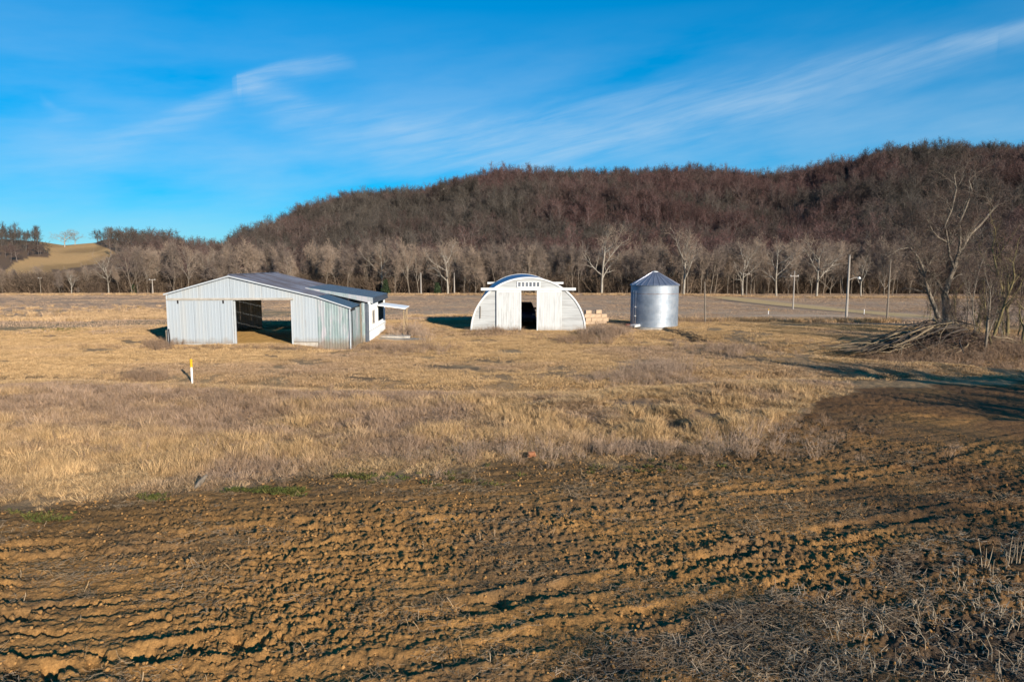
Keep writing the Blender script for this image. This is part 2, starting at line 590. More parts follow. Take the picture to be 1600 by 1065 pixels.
M['wood_pale'] = mat_plain('pale pole wood', (0.36, 0.32, 0.28), (0.24, 0.21, 0.18), 0.85, scale=4, stretch=(6, 6, 0.4), bump=0.3)
M['tan_board'] = mat_plain('tan board', (0.40, 0.29, 0.17), (0.32, 0.23, 0.13), 0.85, scale=3)
M['concrete'] = mat_plain('pale concrete', (0.42, 0.38, 0.33), (0.30, 0.27, 0.23), 0.9, scale=4, bump=0.2)
M['hut_roof'] = mat_plain('blue hut roof', (0.075, 0.12, 0.235), (0.11, 0.15, 0.25), 0.38, 0.55, scale=1.2, stretch=(1, 0.3, 1))
M['bin'] = mat_plain('bin steel', (0.30, 0.34, 0.39), (0.20, 0.235, 0.28), 0.55, 0.55, scale=0.9, stretch=(1, 1, 1.2), detail=4,
                     c3=(0.36, 0.38, 0.41), scale3=1.6, ramp3=(0.42, 0.75))
M['bin_roof'] = mat_plain('bin roof steel', (0.30, 0.31, 0.35), (0.22, 0.23, 0.28), 0.38, 0.7, scale=2)
M['rust'] = mat_plain('rusty steel', (0.20, 0.09, 0.05), (0.28, 0.20, 0.17), 0.8, 0.2, scale=4, rampw=(0.45, 0.55))
M['dark'] = mat_plain('dark iron', (0.02, 0.02, 0.022), (0.035, 0.03, 0.03), 0.6, scale=6)
M['red_dark'] = mat_plain('dark red paint', (0.09, 0.015, 0.012), (0.05, 0.012, 0.01), 0.5, scale=5)
M['truck'] = mat_plain('navy paint', (0.02, 0.04, 0.15), (0.025, 0.045, 0.16), 0.28, 0.2, scale=3, spec=0.5)
M['glass'] = mat_plain('dark glass', (0.015, 0.02, 0.03), (0.02, 0.025, 0.035), 0.08, 0.0, scale=1, spec=0.6)
M['pane'] = mat_plain('window glass', (0.10, 0.11, 0.13), (0.16, 0.17, 0.19), 0.2, 0.0, scale=2, spec=0.6)
M['rubber'] = mat_plain('rubber', (0.015, 0.015, 0.016), None, 0.9)
M['chrome'] = mat_plain('chrome', (0.5, 0.5, 0.52), None, 0.25, 0.9)
M['lamp'] = mat_plain('lamp glass', (0.5, 0.5, 0.48), None, 0.15, 0.0, spec=0.6)
M['yellow'] = mat_plain('yellow paint', (0.62, 0.36, 0.015), (0.55, 0.30, 0.01), 0.5, scale=9)
M['marker_white'] = mat_plain('white plastic', (0.78, 0.77, 0.74), None, 0.5)
M['block'] = mat_plain('tan block', (0.50, 0.36, 0.24), (0.40, 0.28, 0.18), 0.9, scale=4, bump=0.3)
M['bark_pale'] = mat_plain('pale sycamore bark', (0.36, 0.32, 0.265), (0.17, 0.145, 0.115), 0.9, scale=0.9, c3=(0.16, 0.13, 0.10), scale3=0.5)
M['bark_brown'] = mat_plain('brown bark', (0.20, 0.16, 0.12), (0.11, 0.085, 0.065), 0.95, scale=2.0, stretch=(3, 3, 0.7))
M['bark_near'] = mat_plain('grey lichen bark', (0.22, 0.18, 0.135), (0.10, 0.08, 0.062), 0.95, scale=6.0, stretch=(3, 3, 0.7), bump=0.6,
                           c3=(0.33, 0.29, 0.235), scale3=2.6, ramp3=(0.56, 0.66))
M['bark_moss'] = mat_plain('mossy bark', (0.20, 0.16, 0.07), (0.11, 0.085, 0.045), 0.95, scale=5.0, stretch=(3, 3, 0.7), bump=0.4)
M['twig_near'] = mat_plain('twigs', (0.11, 0.072, 0.055), (0.075, 0.05, 0.04), 0.95)
M['twig_line'] = mat_plain('tree line twigs', (0.27, 0.20, 0.148), (0.19, 0.14, 0.105), 0.95, scale=0.2)
M['twig_dark'] = mat_plain('dark twigs', (0.175, 0.132, 0.105), (0.12, 0.092, 0.076), 0.95, scale=0.2)
M['branch_dead'] = mat_plain('dead branch', (0.27, 0.20, 0.12), (0.13, 0.095, 0.06), 0.9, scale=4.0, stretch=(2, 2, 2), bump=0.3)
M['branch_dark'] = mat_plain('dark dead branch', (0.075, 0.058, 0.045), (0.045, 0.036, 0.03), 0.95, scale=4.0, bump=0.3)
M['cedar'] = mat_plain('cedar foliage', (0.030, 0.048, 0.018), (0.018, 0.03, 0.012), 0.9, scale=2)
M['forest_wood'] = mat_tint('forest bark', (0.14, 0.105, 0.095), (0.12, 0.105, 0.09), None, var=0.3)
M['forest_twig'] = mat_tint('forest twigs', (0.112, 0.056, 0.050), (0.078, 0.068, 0.054), (0.060, 0.043, 0.038), var=0.5)
M['brush'] = mat_tint('undergrowth twigs', (0.19, 0.135, 0.09), (0.09, 0.066, 0.05), (0.065, 0.047, 0.037), var=0.45)
M['grass'] = mat_tint('dry grass', (0.56, 0.37, 0.185), (0.37, 0.26, 0.19), (0.27, 0.165, 0.08), var=0.38)
M['weed'] = mat_tint('dead weeds', (0.42, 0.31, 0.23), (0.24, 0.15, 0.09), (0.17, 0.11, 0.07), var=0.25)
M['straw'] = mat_tint('crop residue', (0.31, 0.195, 0.09), (0.32, 0.25, 0.18), (0.10, 0.07, 0.045), var=0.55)
M['clod'] = mat_tint('soil clod', (0.29, 0.155, 0.055), (0.15, 0.08, 0.032), None, var=0.25)
M['stubble'] = mat_tint('stubble', (0.40, 0.27, 0.16), (0.25, 0.175, 0.125), (0.2, 0.14, 0.1), var=0.25)
M['green'] = mat_tint('green weed', (0.07, 0.085, 0.02), (0.12, 0.10, 0.03), None, var=0.3)


# ------------------------------------------------------------------ the ground sheet
DARK = [(line_y([(560, 566), (700, 574), (850, 583), (1000, 590), (1180, 588), (1400, 590), (1500, 590)]), -7, 22, 0.7),  # swale streak; its right end also paints in a tree-shadow band
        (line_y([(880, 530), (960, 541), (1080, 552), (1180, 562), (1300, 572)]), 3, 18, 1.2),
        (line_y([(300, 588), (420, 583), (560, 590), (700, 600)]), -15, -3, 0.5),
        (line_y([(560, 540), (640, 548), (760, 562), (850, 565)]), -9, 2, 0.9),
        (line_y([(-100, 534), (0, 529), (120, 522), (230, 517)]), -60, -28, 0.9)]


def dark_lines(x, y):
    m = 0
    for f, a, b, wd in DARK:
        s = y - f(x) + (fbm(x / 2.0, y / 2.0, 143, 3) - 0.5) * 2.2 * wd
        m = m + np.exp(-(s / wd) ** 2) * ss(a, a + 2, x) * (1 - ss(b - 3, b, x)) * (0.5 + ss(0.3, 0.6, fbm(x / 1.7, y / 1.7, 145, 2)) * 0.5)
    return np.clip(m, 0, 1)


def build_ground():
    dense = np.linspace(R(-43), R(43), 740)
    rest = np.linspace(R(43), R(317), 100)[1:-1]
    th = np.concatenate([dense, rest])
    rs = [0.4, 1, 2, 3, 4, 5, 5.8, 6.4, 6.9]
    r = 7.2
    while r < 30:
        rs.append(r)
        r *= 1.0034
    while r < 68:
        rs.append(r)
        r *= 1.0062
    while r < 900:
        rs.append(r)
        r *= 1.017
    rs += [1100, 1500, 2200, 3500, 5500, 8000]
    rs = np.array(rs)
    RR, TT = np.meshgrid(rs, th, indexing='ij')
    X = RR * np.sin(TT)
    Y = RR * np.cos(TT)
    x = X.ravel()
    y = Y.ravel()
    r = RR.ravel()
    t = TT.ravel()
    t = np.where(t > math.pi, t - 2 * math.pi, t)
    sm = soil_mask(x, y)
    z = H(x, y)
    near = r < 45
    dz = np.zeros_like(z)
    dz[near] = clods(x[near], y[near], sm[near])
    gm = ss(12, 14, r) * (1 - ss(60, 66, r)) * (1 - sm)
    dz += gm * (fbm(x / 0.35, y / 0.35, 61, 3) - 0.5) * 0.09
    z = z + dz

    # ---- albedo, region by region
    C = np.zeros((len(x), 3))

    def lay(mask, col):
        mk = np.clip(mask, 0, 1)[:, None]
        C[:] = C * (1 - mk) + np.array(col) * mk

    n_big = fbm(x / 14, y / 8, 71, 4)
    n_mid = fbm(x / 3.0, y / 1.6, 73, 4)
    n_small = fbm(x / 0.7, y / 0.4, 75, 3)
    C[:] = (0.33, 0.22, 0.115)
    lay(ss(0.45, 0.62, n_mid), (0.30, 0.19, 0.095))
    lay(ss(0.52, 0.66, n_big) * 0.7, (0.27, 0.175, 0.095))
    for q in PITS:
        lay(1.2 * gauss(x, y, *q[:4]), (0.10, 0.065, 0.04))
    # mauve-brown strip of rough grass below the bank
    s = y - crest(x)
    lay(ss(-7.5, -5.5, s) * (1 - ss(-1.6, -0.6, s)) * (1 - ss(0, 8, x)) * 0.65, (0.235, 0.165, 0.125))
    lay(np.exp(-((s - 2.1) / 0.9) ** 2) * (1 - ss(10, 15, x)) * 0.8, (0.12, 0.075, 0.038))
    lay(dark_lines(x, y) * 0.75, (0.135, 0.088, 0.052))  # dark streaks, one with tree shade put into its colour
    # cropland beyond the yard
    fl = polar_line([(-900, 468), (0, 470), (260, 474), (600, 488), (700, 487), (940, 492), (1060, 492), (1100, 503), (1400, 506), (2300, 512)])
    ff = ss(-2, 4, r - fl(t))
    rows = 0.5 + 0.5 * np.sin((y * 0.82 + x * 0.25 + 6 * fbm(x / 60, y / 60, 77, 2)) * 0.9)
    fieldc = np.array((0.40, 0.265, 0.17))
    lay(ff, fieldc)
    lay(ff * ss(0.42, 0.62, fbm(x / 45, y / 9, 79, 4)) * 0.75, (0.50, 0.34, 0.21))
    lay(ff * rows * 0.35, (0.27, 0.18, 0.12))
    lay(ff * ss(0.55, 0.7, fbm(x / 25, y / 6, 81, 3)) * 0.5, (0.28, 0.19, 0.13))
    # left: darker stubble band with straw stripes
    lf = (1 - ss(-26, -18, x)) * ss(50, 56, y) * (1 - ss(120, 130, y))
    lay(lf * 0.7 * ss(0.3, 0.6, fbm(x / 18, y / 5, 83, 3)), (0.29, 0.205, 0.10))
    for yy, ww, st in ((62.5, 1.0, 0.7), (76, 1.6, 0.75), (98, 3.0, 0.55)):
        lay((1 - ss(-25, -21, x)) * np.exp(-((y - yy - 0.02 * x - 2 * (fbm(x / 9, y * 0, 85, 2) - 0.5)) / ww) ** 2) * st, (0.40, 0.29, 0.19))
    # pale track across the far field to the right, grassy waterway
    def streak(pts, wd, col, st):
        P = [at(*p) for p in pts]
        P.sort(key=lambda q: q[0])
        ly = np.interp(x, [p[0] for p in P], [p[1] for p in P])
        ins = (x > P[0][0]) & (x < P[-1][0])
        lay(ins * np.exp(-((y - ly) / wd) ** 2) * st, col)
    streak([(1060, 497), (1200, 493), (1330, 494)], 1.3, (0.55, 0.40, 0.28), 0.9)
    PW = sorted([tuple(at(*q)) for q in ((1120, 463), (1200, 473), (1300, 483), (1430, 494))], key=lambda q: q[1])
    lx = np.interp(y, [q[1] for q in PW], [q[0] for q in PW])
    inw = ss(PW[0][1] - 6, PW[0][1] + 2, y) * (1 - ss(PW[-1][1] - 4, PW[-1][1] + 8, y)) * (x > 0)
    lay(inw * np.exp(-((x - lx) / 5.0) ** 4) * 0.9, (0.56, 0.38, 0.17))
    lay(inw * np.exp(-((x - lx + 6.5) / 1.6) ** 2) * 0.85, (0.10, 0.07, 0.05))
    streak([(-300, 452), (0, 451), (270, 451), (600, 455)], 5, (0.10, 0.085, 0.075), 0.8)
    # farm track on the left to the barn, dark earth
    streak([(-300, 536), (0, 529), (120, 522), (230, 517)], 0.7, (0.115, 0.075, 0.04), 0.8)
    # pale gravel round the concrete pad and in front of the hut
    lay(gauss(x, y, 628, 526, 2.6, 2.0) * 1.3, (0.40, 0.34, 0.27))
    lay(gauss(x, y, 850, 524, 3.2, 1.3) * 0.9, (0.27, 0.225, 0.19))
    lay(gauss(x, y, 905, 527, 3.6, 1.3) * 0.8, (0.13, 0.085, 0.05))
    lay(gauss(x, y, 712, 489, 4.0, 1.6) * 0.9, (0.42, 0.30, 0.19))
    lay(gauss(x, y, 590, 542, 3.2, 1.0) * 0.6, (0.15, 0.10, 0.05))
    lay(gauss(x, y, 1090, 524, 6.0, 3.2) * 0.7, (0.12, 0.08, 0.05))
    # earth floor of the barn, straw coloured
    u = (x - BARN_O[0]) * math.cos(BA) + (y - BARN_O[1]) * math.sin(BA)
    v = -(x - BARN_O[0]) * math.sin(BA) + (y - BARN_O[1]) * math.cos(BA)
    inb = (u > -0.1) & (u < 12) & (v > -0.2) & (v < 11)
    lay(inb * 0.95, (0.62, 0.37, 0.13))
    # worked soil in the foreground
    sc_ = np.array((0.315, 0.165, 0.056))[None, :] * np.ones((len(x), 1))
    k = ss(0.35, 0.65, n_small)[:, None]
    sc_ = sc_ * (1 - 0.35 * k) + np.array((0.21, 0.11, 0.04)) * 0.35 * k
    k = (ss(0.45, 0.68, fbm(x / 2.6, y / 1.4, 87, 4)) * 0.55)[:, None]
    sc_ = sc_ * (1 - k) + np.array((0.135, 0.088, 0.05)) * k
    e = soil_edge(t) - r
    k = ((1 - ss(1.0, 4.5, e)) * (0.45 + 0.4 * ss(0.4, 0.6, n_mid)))[:, None]
    sc_ = sc_ * (1 - k) + np.array((0.12, 0.072, 0.032)) * k
    k = (ss(2, 12, x) * (0.35 + 0.5 * ss(0.4, 0.6, n_mid)))[:, None]
    sc_ = sc_ * (1 - k) + np.array((0.11, 0.058, 0.027)) * k
    # lower right: soil dark with rotting residue
    k = (res_mask(x, y) * (0.35 + 0.6 * ss(0.4, 0.6, fbm(x / 1.2, y / 0.8, 95, 3))))[:, None]
    sc_ = sc_ * (1 - k) + np.array((0.065, 0.046, 0.032)) * k
    smk = sm[:, None]
    C[:] = C * (1 - smk) + sc_ * smk
    # hills: forest floor and the open tan hillside on the left
    hf = ss(R0 - 12, R0 + 10, r)
    lay(hf, (0.135, 0.088, 0.056))
    op = open_hill(x, y, r, t) * hf
    lay(op, (0.46, 0.28, 0.12))
    lay(op * ss(0.42, 0.62, fbm(x / 22, y / 30, 91, 4)) * 0.75, (0.27, 0.165, 0.07))

    n_r, n_t = len(rs), len(th)
    i = np.arange(n_r - 1)[:, None] * n_t
    j = np.arange(n_t)[None, :]
    jn = (j + 1) % n_t
    F = np.stack([(i + j), (i + jn), (i + n_t + jn), (i + n_t + j)], -1).reshape(-1, 4)
    F = F[:, ::-1]
    V = np.stack([x, y, z], 1)
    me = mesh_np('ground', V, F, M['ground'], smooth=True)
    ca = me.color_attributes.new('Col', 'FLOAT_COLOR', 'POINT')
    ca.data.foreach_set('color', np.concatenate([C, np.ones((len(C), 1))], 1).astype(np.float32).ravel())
    o = link('ground', me)
    tag(o, kind='structure')
    return o


def res_mask(x, y):
    """where the crop residue lies thick, nearest the camera on the right"""
    a = polar_line([(-800, 1500), (500, 1400), (760, 1120), (900, 1045), (1080, 985), (1250, 925), (1450, 870), (1620, 835), (2300, 780)])
    r = np.hypot(x, y)
    t = np.arctan2(x, y)
    e = a(t) + (fbm(x / 1.2, y / 0.9, 93, 3) - 0.5) * 3.0
    return 1 - ss(-0.6, 0.7, r - e)


def to_px(x, y, z):
    zz = z - CAMZ
    f = y * math.cos(PITCH) - zz * math.sin(PITCH)
    up = y * math.sin(PITCH) + zz * math.cos(PITCH)
    return 800 + FPX * x / f, 532.5 - FPX * up / f


def in_poly(px, py, poly):
    ins = np.zeros(px.shape, bool)
    n = len(poly)
    for i in range(n):
        x1, y1 = poly[i]
        x2, y2 = poly[(i + 1) % n]
        c = ((y1 > py) != (y2 > py)) & (px < (x2 - x1) * (py - y1) / (y2 - y1 + 1e-9) + x1)
        ins ^= c
    return ins


HILL_FIELDS = [[(58, 366), (112, 372), (150, 381), (182, 395), (150, 412), (95, 422), (60, 418), (78, 398), (62, 380)],
               [(4, 428), (20, 412), (48, 401), (76, 402), (84, 418), (70, 440), (10, 440)]]


def open_hill(x, y, r, t):
    tn = np.interp(t, S_TH, S_TN)
    ok = (r > R0) & (r < 520) & (t < -0.4) & (t > -0.75)
    px, py = to_px(x, np.maximum(y, 1.0), H(x, y))
    m = np.zeros(px.shape, bool)
    for p in HILL_FIELDS:
        m |= in_poly(px, py, p)
    return (m & ok).astype(float)


build_ground()


# ------------------------------------------------------------------ mesh builders
class MB:
    def __init__(self):
        self.v = []
        self.f = []

    def quad(self, *p):
        b = len(self.v)
        self.v += [tuple(q) for q in p]
        self.f.append(tuple(range(b, b + len(p))))

    def box(self, x0, x1, y0, y1, z0, z1):
        b = len(self.v)
        self.v += [(x0, y0, z0), (x1, y0, z0), (x1, y1, z0), (x0, y1, z0), (x0, y0, z1), (x1, y0, z1), (x1, y1, z1), (x0, y1, z1)]
        self.f += [(b, b + 3, b + 2, b + 1), (b + 4, b + 5, b + 6, b + 7), (b, b + 1, b + 5, b + 4), (b + 1, b + 2, b + 6, b + 5),
                   (b + 2, b + 3, b + 7, b + 6), (b + 3, b, b + 4, b + 7)]

    def hexa(self, p):
        b = len(self.v)
        self.v += [tuple(q) for q in p]
        self.f += [(b, b + 3, b + 2, b + 1), (b + 4, b + 5, b + 6, b + 7), (b, b + 1, b + 5, b + 4), (b + 1, b + 2, b + 6, b + 5),
                   (b + 2, b + 3, b + 7, b + 6), (b + 3, b, b + 4, b + 7)]

    def bar(self, a, b_, w_, h_):
        a = Vector(a)
        b_ = Vector(b_)
        d = (b_ - a).normalized()
        up = Vector((0, 0, 1)) if abs(d.z) < 0.9 else Vector((0, 1, 0))
        s = d.cross(up).normalized() * w_ / 2
        u = s.cross(d).normalized() * h_ / 2
        self.hexa([a - s - u, a + s - u, b_ + s - u, b_ - s - u, a - s + u, a + s + u, b_ + s + u, b_ - s + u])

    def tube(self, path, rad, n=8, cap=True):
        path = [Vector(p) for p in path]
        if not hasattr(rad, '__len__'):
            rad = [rad] * len(path)
        b = len(self.v)
        for i, p in enumerate(path):
            d = (path[min(i + 1, len(path) - 1)] - path[max(i - 1, 0)]).normalized()
            a = Vector((1, 0, 0)) if abs(d.x) < 0.8 else Vector((0, 1, 0))
            s = d.cross(a).normalized()
            u = d.cross(s)
            for k in range(n):
                q = 2 * math.pi * k / n
                self.v.append(tuple(p + (s * math.cos(q) + u * math.sin(q)) * rad[i]))
        for i in range(len(path) - 1):
            for k in range(n):
                k2 = (k + 1) % n
                self.f.append((b + i * n + k, b + i * n + k2, b + (i + 1) * n + k2, b + (i + 1) * n + k))
        if cap:
            self.f.append(tuple(b + k for k in range(n))[::-1])
            e = b + (len(path) - 1) * n
            self.f.append(tuple(e + k for k in range(n)))

    def mesh(self, name, mat, smooth=False):
        me = bpy.data.meshes.new(name)
        me.from_pydata(self.v, [], self.f)
        if smooth:
            for p in me.polygons:
                p.use_smooth = True
        me.materials.append(M[mat] if isinstance(mat, str) else mat)
        return me

    def build(self, name, mat, parent=None, loc=None, smooth=False, bevel=0.0):
        o = link(name, self.mesh(name, mat, smooth), parent, loc)
        if bevel:
            md = o.modifiers.new('bevel', 'BEVEL')
            md.width = bevel
            md.segments = 1
            md.limit_method = 'ANGLE'
        return o


def ribbed(p00, p10, p11, p01, nrm, ribs=4, dep=0.006):
    """one sheet of ribbed steel: p00-p10 bottom edge, p01-p11 top edge, ribs run from bottom to top"""
    mb = MB()
    p00, p10, p11, p01, nrm = map(Vector, (p00, p10, p11, p01, nrm))
    prof = [(0.0, 0), (0.30, 0), (0.40, 1), (0.60, 1), (0.70, 0)]
    us = []
    for k in range(ribs):
        for t, d in prof:
            us.append(((k + t) / ribs, d))
    us.append((1.0, 0))
    rows = []
    for u, d in us:
        a = p00.lerp(p10, u) + nrm * d * dep
        b = p01.lerp(p11, u) + nrm * d * dep
        rows.append((a, b))
    for (a, b), (c, d) in zip(rows[:-1], rows[1:]):
        mb.quad(a, c, d, b)
    return mb


# ------------------------------------------------------------------ the metal barn
def build_barn():
    root = empty('barn', (BARN_O[0], BARN_O[1], 0), BA,
                 'pale ribbed steel barn with a wide open doorway and a blue lean-to roof', 'barn')
    L = 11.0
    PK = (4.14, 4.63)

    def top(u):
        if u <= PK[0]:
            return 3.47 + (PK[1] - 3.47) * u / PK[0]
        if u <= 9.93:
            return PK[1] - 0.240 * (u - PK[0])
        return 3.24 - (u - 9.93) * 0.338
    back = (0, 1, 0)
    front = (0, -1, 0)

    def wall(u0, u1, v, zb, zt_, nrm, n=None, mat='barn_wall', name='wall_sheet', off=0.0):
        n = n or max(1, round((u1 - u0) / 0.92))
        for i in range(n):
            a = u0 + (u1 - u0) * i / n + 0.004
            b = u0 + (u1 - u0) * (i + 1) / n - 0.004
            mb_pts = [(a, PK[0], b)] if a < PK[0] < b else None
            f = zt_ if callable(zt_) else (lambda q: zt_)
            g = zb if callable(zb) else (lambda q: zb)
            j = 0.006 * (i % 2) + off
            vv = v + (-j if nrm[1] < 0 else j)
            ribbed((a, vv, g(a)), (b, vv, g(b)), (b, vv, f(b) - 0.02), (a, vv, f(a) - 0.02), nrm, 4).build(name, mat, root)
    # front wall: behind the sliding door, header, right bay, lean-to
    wall(0.0, 4.14, 0, -0.25, top, front)
    wall(4.14, 4.30, 0, -0.25, top, front, n=1)
    wall(4.30, 8.20, 0, 3.02, top, front, n=4)
    wall(8.20, 9.93, 0, 0.12, top, front)
    wall(9.93, 12.15, -0.03, lambda q: -0.62 - 0.06 * (q - 9.93), top, front, n=3, mat='galv')
    # the sliding door pushed to the left, its sheets and frame
    wall(0.02, 4.32, -0.12, 0.08, 3.0, front, n=5, name='door_sheet')
    mb = MB()
    mb.box(0.0, 4.34, -0.118, -0.065, 2.94, 3.0)
    mb.box(0.0, 4.34, -0.118, -0.065, 0.05, 0.11)
    mb.box(4.24, 4.34, -0.17, -0.065, 0.112, 2.938)
    mb.box(0.0, 0.05, -0.15, -0.065, 0.112, 2.938)
    mb.build('door_frame', 'barn_trim', root)
    mb = MB()
    mb.box(-0.05, 8.35, -0.20, -0.05, 3.03, 3.11)
    mb.box(0.0, 8.30, -0.10, -0.02, 3.115, 3.16)
    mb.build('door_track', 'concrete', root)
    for u in (0.7, 3.7):
        mb = MB()
        mb.box(u - 0.05, u + 0.05, -0.16, -0.13, 2.80, 3.04)
        mb.build('door_hanger', 'dark', root)
    mb = MB()
    mb.box(8.17, 8.27, -0.06, 0.14, -0.2, 3.03)
    mb.build('door_jamb', 'barn_trim', root)
    mb = MB()
    mb.box(4.32, 4.42, 0.02, 0.14, -0.2, 3.03)
    mb.build('door_jamb', 'barn_trim', root)
    mb = MB()
    mb.box(8.27, 9.91, -0.02, 0.10, -0.35, 0.13)
    mb.build('foundation', 'concrete', root)
    mb = MB()
    mb.box(8.25, 9.92, -0.045, -0.021, 0.125, 0.165)
    mb.build('sill_board', 'wood_grey', root)
    mb = MB()
    mb.box(0.05, 4.25, -0.065, 0.05, -0.35, 0.06)
    mb.build('foundation', 'concrete', root)
    # back wall with its own opening
    wall(0.0, 2.7, L, -0.4, top, back)
    wall(2.7, 6.9, L, 3.02, top, back, n=4)
    wall(6.9, 9.93, L, -0.4, top, back)
    # left side wall
    n = 12
    for i in range(n):
        a, b = L * i / n + 0.004, L * (i + 1) / n - 0.004
        ribbed((0, b, -0.3), (0, a, -0.3), (0, a, 3.45), (0, b, 3.45), (-1, 0, 0)).build('wall_sheet', 'barn_wall', root)
    # inner wall between barn and lean-to
    for i in range(n):
        a, b = L * i / n + 0.004, L * (i + 1) / n - 0.004
        if i > 0:
            ribbed((9.93, b, -0.4), (9.93, a, -0.4), (9.93, a, 3.2), (9.93, b, 3.2), (-1, 0, 0)).build('wall_sheet', 'barn_wall', root)
    # side wall of the front lean-to, loose sheets with a post between them, and the slate end strip
    ribbed((12.15, 0.02, -0.72), (12.15, 0.55, -0.66), (12.13, 0.55, 2.30), (12.13, 0.02, 2.40), (1, 0, 0), 2).build('wall_sheet', 'galv', root)
    ribbed((12.16, 0.75, -0.62), (12.42, 2.28, -0.45), (12.40, 2.28, 2.42), (12.14, 0.75, 2.38), (0.9, -0.4, 0), 2).build('wall_sheet', 'galv', root)
    ribbed((12.52, 2.30, -0.42), (12.74, 2.30, -0.36), (12.74, 2.30, 2.66), (12.52, 2.30, 2.68), front, 1).build('wall_sheet', 'galv', root)
    mb = MB()
    mb.box(12.42, 12.51, 2.20, 2.30, -0.4, 2.62)
    mb.build('post', 'wood_grey', root)
    ribbed((12.75, 2.28, -0.38), (13.04, 2.28, -0.3), (13.04, 2.28, 2.60), (12.75, 2.28, 2.66), front, 1, 0.015).build('end_panel', 'slate', root)
    # steel roof, left slope, right slope, lean-to slopes
    n = 12
    ov = 0.18

    def roof(u0, z0, u1, z1, v0, v1, nn, mat, flip=False):
        for i in range(nn):
            a = v0 + (v1 - v0) * i / nn + 0.003
            b = v0 + (v1 - v0) * (i + 1) / nn - 0.003
            dz = 0.004 * (i % 2)
            ribbed((u1, a, z1 + dz), (u1, b, z1 + dz), (u0, b, z0 + dz), (u0, a, z0 + dz), (0, 0, 1), 4, 0.028).build('roof_sheet', mat, root)
    roof(PK[0], PK[1] + 0.03, -0.25, 3.47 - 0.25 * 0.28 + 0.03, -ov, L + ov, n, 'roof_old')
    roof(PK[0], PK[1] + 0.03, 9.96, 3.25 + 0.01, -ov, L + ov, n, 'roof_old')
    roof(9.96, 3.235, 12.30, 2.47, -ov, 3.3, 4, 'roof_blue')
    # rear lean-to: flatter roof that starts a little way up the main slope
    roof(8.3, 3.72, 13.15, 2.97, 3.45, L + 0.1, 8, 'roof_slate')
    mb = MB()
    mb.tube([(PK[0], -ov, PK[1] + 0.06), (PK[0], L + ov, PK[1] + 0.06)], 0.07, 6)
    mb.build('ridge_cap', 'roof_old', root)
    # step flashing and thick eave fascia of the rear roof
    mb = MB()
    mb.hexa([(8.3, 3.40, 3.66), (13.15, 3.40, 2.56), (13.15, 3.445, 2.56), (8.3, 3.445, 3.66),
             (8.3, 3.40, 3.74), (13.15, 3.40, 2.99), (13.15, 3.445, 2.99), (8.3, 3.445, 3.74)])
    mb.build('flashing', 'galv', root)
    mb = MB()
    mb.box(13.155, 13.19, 3.42, L + 0.08, 2.58, 2.98)
    mb.build('eave_board', 'roof_slate', root)
    mb = MB()
    mb.hexa([(12.20, -0.1, 2.25), (12.24, -0.1, 2.25), (12.24, 3.3, 2.25), (12.20, 3.3, 2.25),
             (12.20, -0.1, 2.46), (12.24, -0.1, 2.46), (12.24, 3.3, 2.46), (12.20, 3.3, 2.46)])
    mb.build('eave_board', 'dark', root)
    # white rake trim on the front gable
    for (ua, ub) in ((-0.2, PK[0]), (PK[0], 9.93), (9.93, 12.25)):
        mb = MB()
        za, zb = top(max(ua, 0)) - (0.06 if ua < 0 else 0), top(ub)
        mb.hexa([(ua, -0.22, za - 0.05), (ub, -0.22, zb - 0.05), (ub, -0.185, zb - 0.05), (ua, -0.185, za - 0.05),
                 (ua, -0.22, za + 0.04), (ub, -0.22, zb + 0.04), (ub, -0.185, zb + 0.04), (ua, -0.185, za + 0.04)])
        mb.build('rake_trim', 'barn_trim', root)
    for u in (-0.02, 12.14):
        mb = MB()
        mb.box(u - 0.04, u + 0.04, -0.16, -0.06, -0.65 if u > 1 else -0.1, top(max(u, 0)) - 0.1)
        mb.build('corner_trim', 'barn_trim', root)
    # white side wall of the rear lean-to
    w0, w1 = 2.42, L
    n = 9
    for i in range(n):
        a, b = w0 + (w1 - w0) * i / n + 0.003, w0 + (w1 - w0) * (i + 1) / n - 0.003
        if 5 <= i <= 7:
            ribbed((12.95, a, -0.45), (12.95, b, -0.45), (12.95, b, 0.95), (12.95, a, 0.95), (1, 0, 0), 3, 0.012).build('wall_sheet', 'white_wall', root)
        else:
            ribbed((12.95, a, -0.45), (12.95, b, -0.45), (12.95, b, 2.72), (12.95, a, 2.72), (1, 0, 0), 3, 0.012).build('wall_sheet', 'white_wall', root)
    wall(9.95, 12.95, L, -0.4, 2.75, back)
    mb = MB()
    mb.box(12.93, 13.02, w0, w1, 0.56, 0.62)
    mb.build('rail', 'white_trim', root)
    wf = MB()
    wf.box(12.975, 13.02, 4.1, 5.1, 1.0, 1.08)
    wf.box(12.975, 13.02, 4.1, 5.1, 1.92, 2.0)
    wf.box(12.975, 13.02, 4.1, 4.18, 1.082, 1.918)
    wf.box(12.975, 13.02, 5.02, 5.1, 1.082, 1.918)
    wo_ = wf.build('window', 'concrete', root)
    mb = MB()
    mb.box(12.972, 12.985, 4.182, 5.018, 1.082, 1.918)
    mb.build('pane', 'pane', wo_)
    # hatch propped open as an awning
    mb = MB()
    mb.hexa([(12.98, 6.5, 2.22), (15.15, 6.5, 1.93), (15.15, 9.55, 1.93), (12.98, 9.55, 2.22),
             (12.98, 6.5, 2.30), (15.15, 6.5, 2.01), (15.15, 9.55, 2.01), (12.98, 9.55, 2.30)])
    mb.build('awning', 'white_wall', root, bevel=0.01)
    for v in (6.9, 9.2):
        mb = MB()
        mb.tube([(14.95, v, -0.6), (14.95 + 0.05, v, 1.95)], 0.032, 6)
        mb.build('awning_post', 'tan_board', root)
    mb = MB()
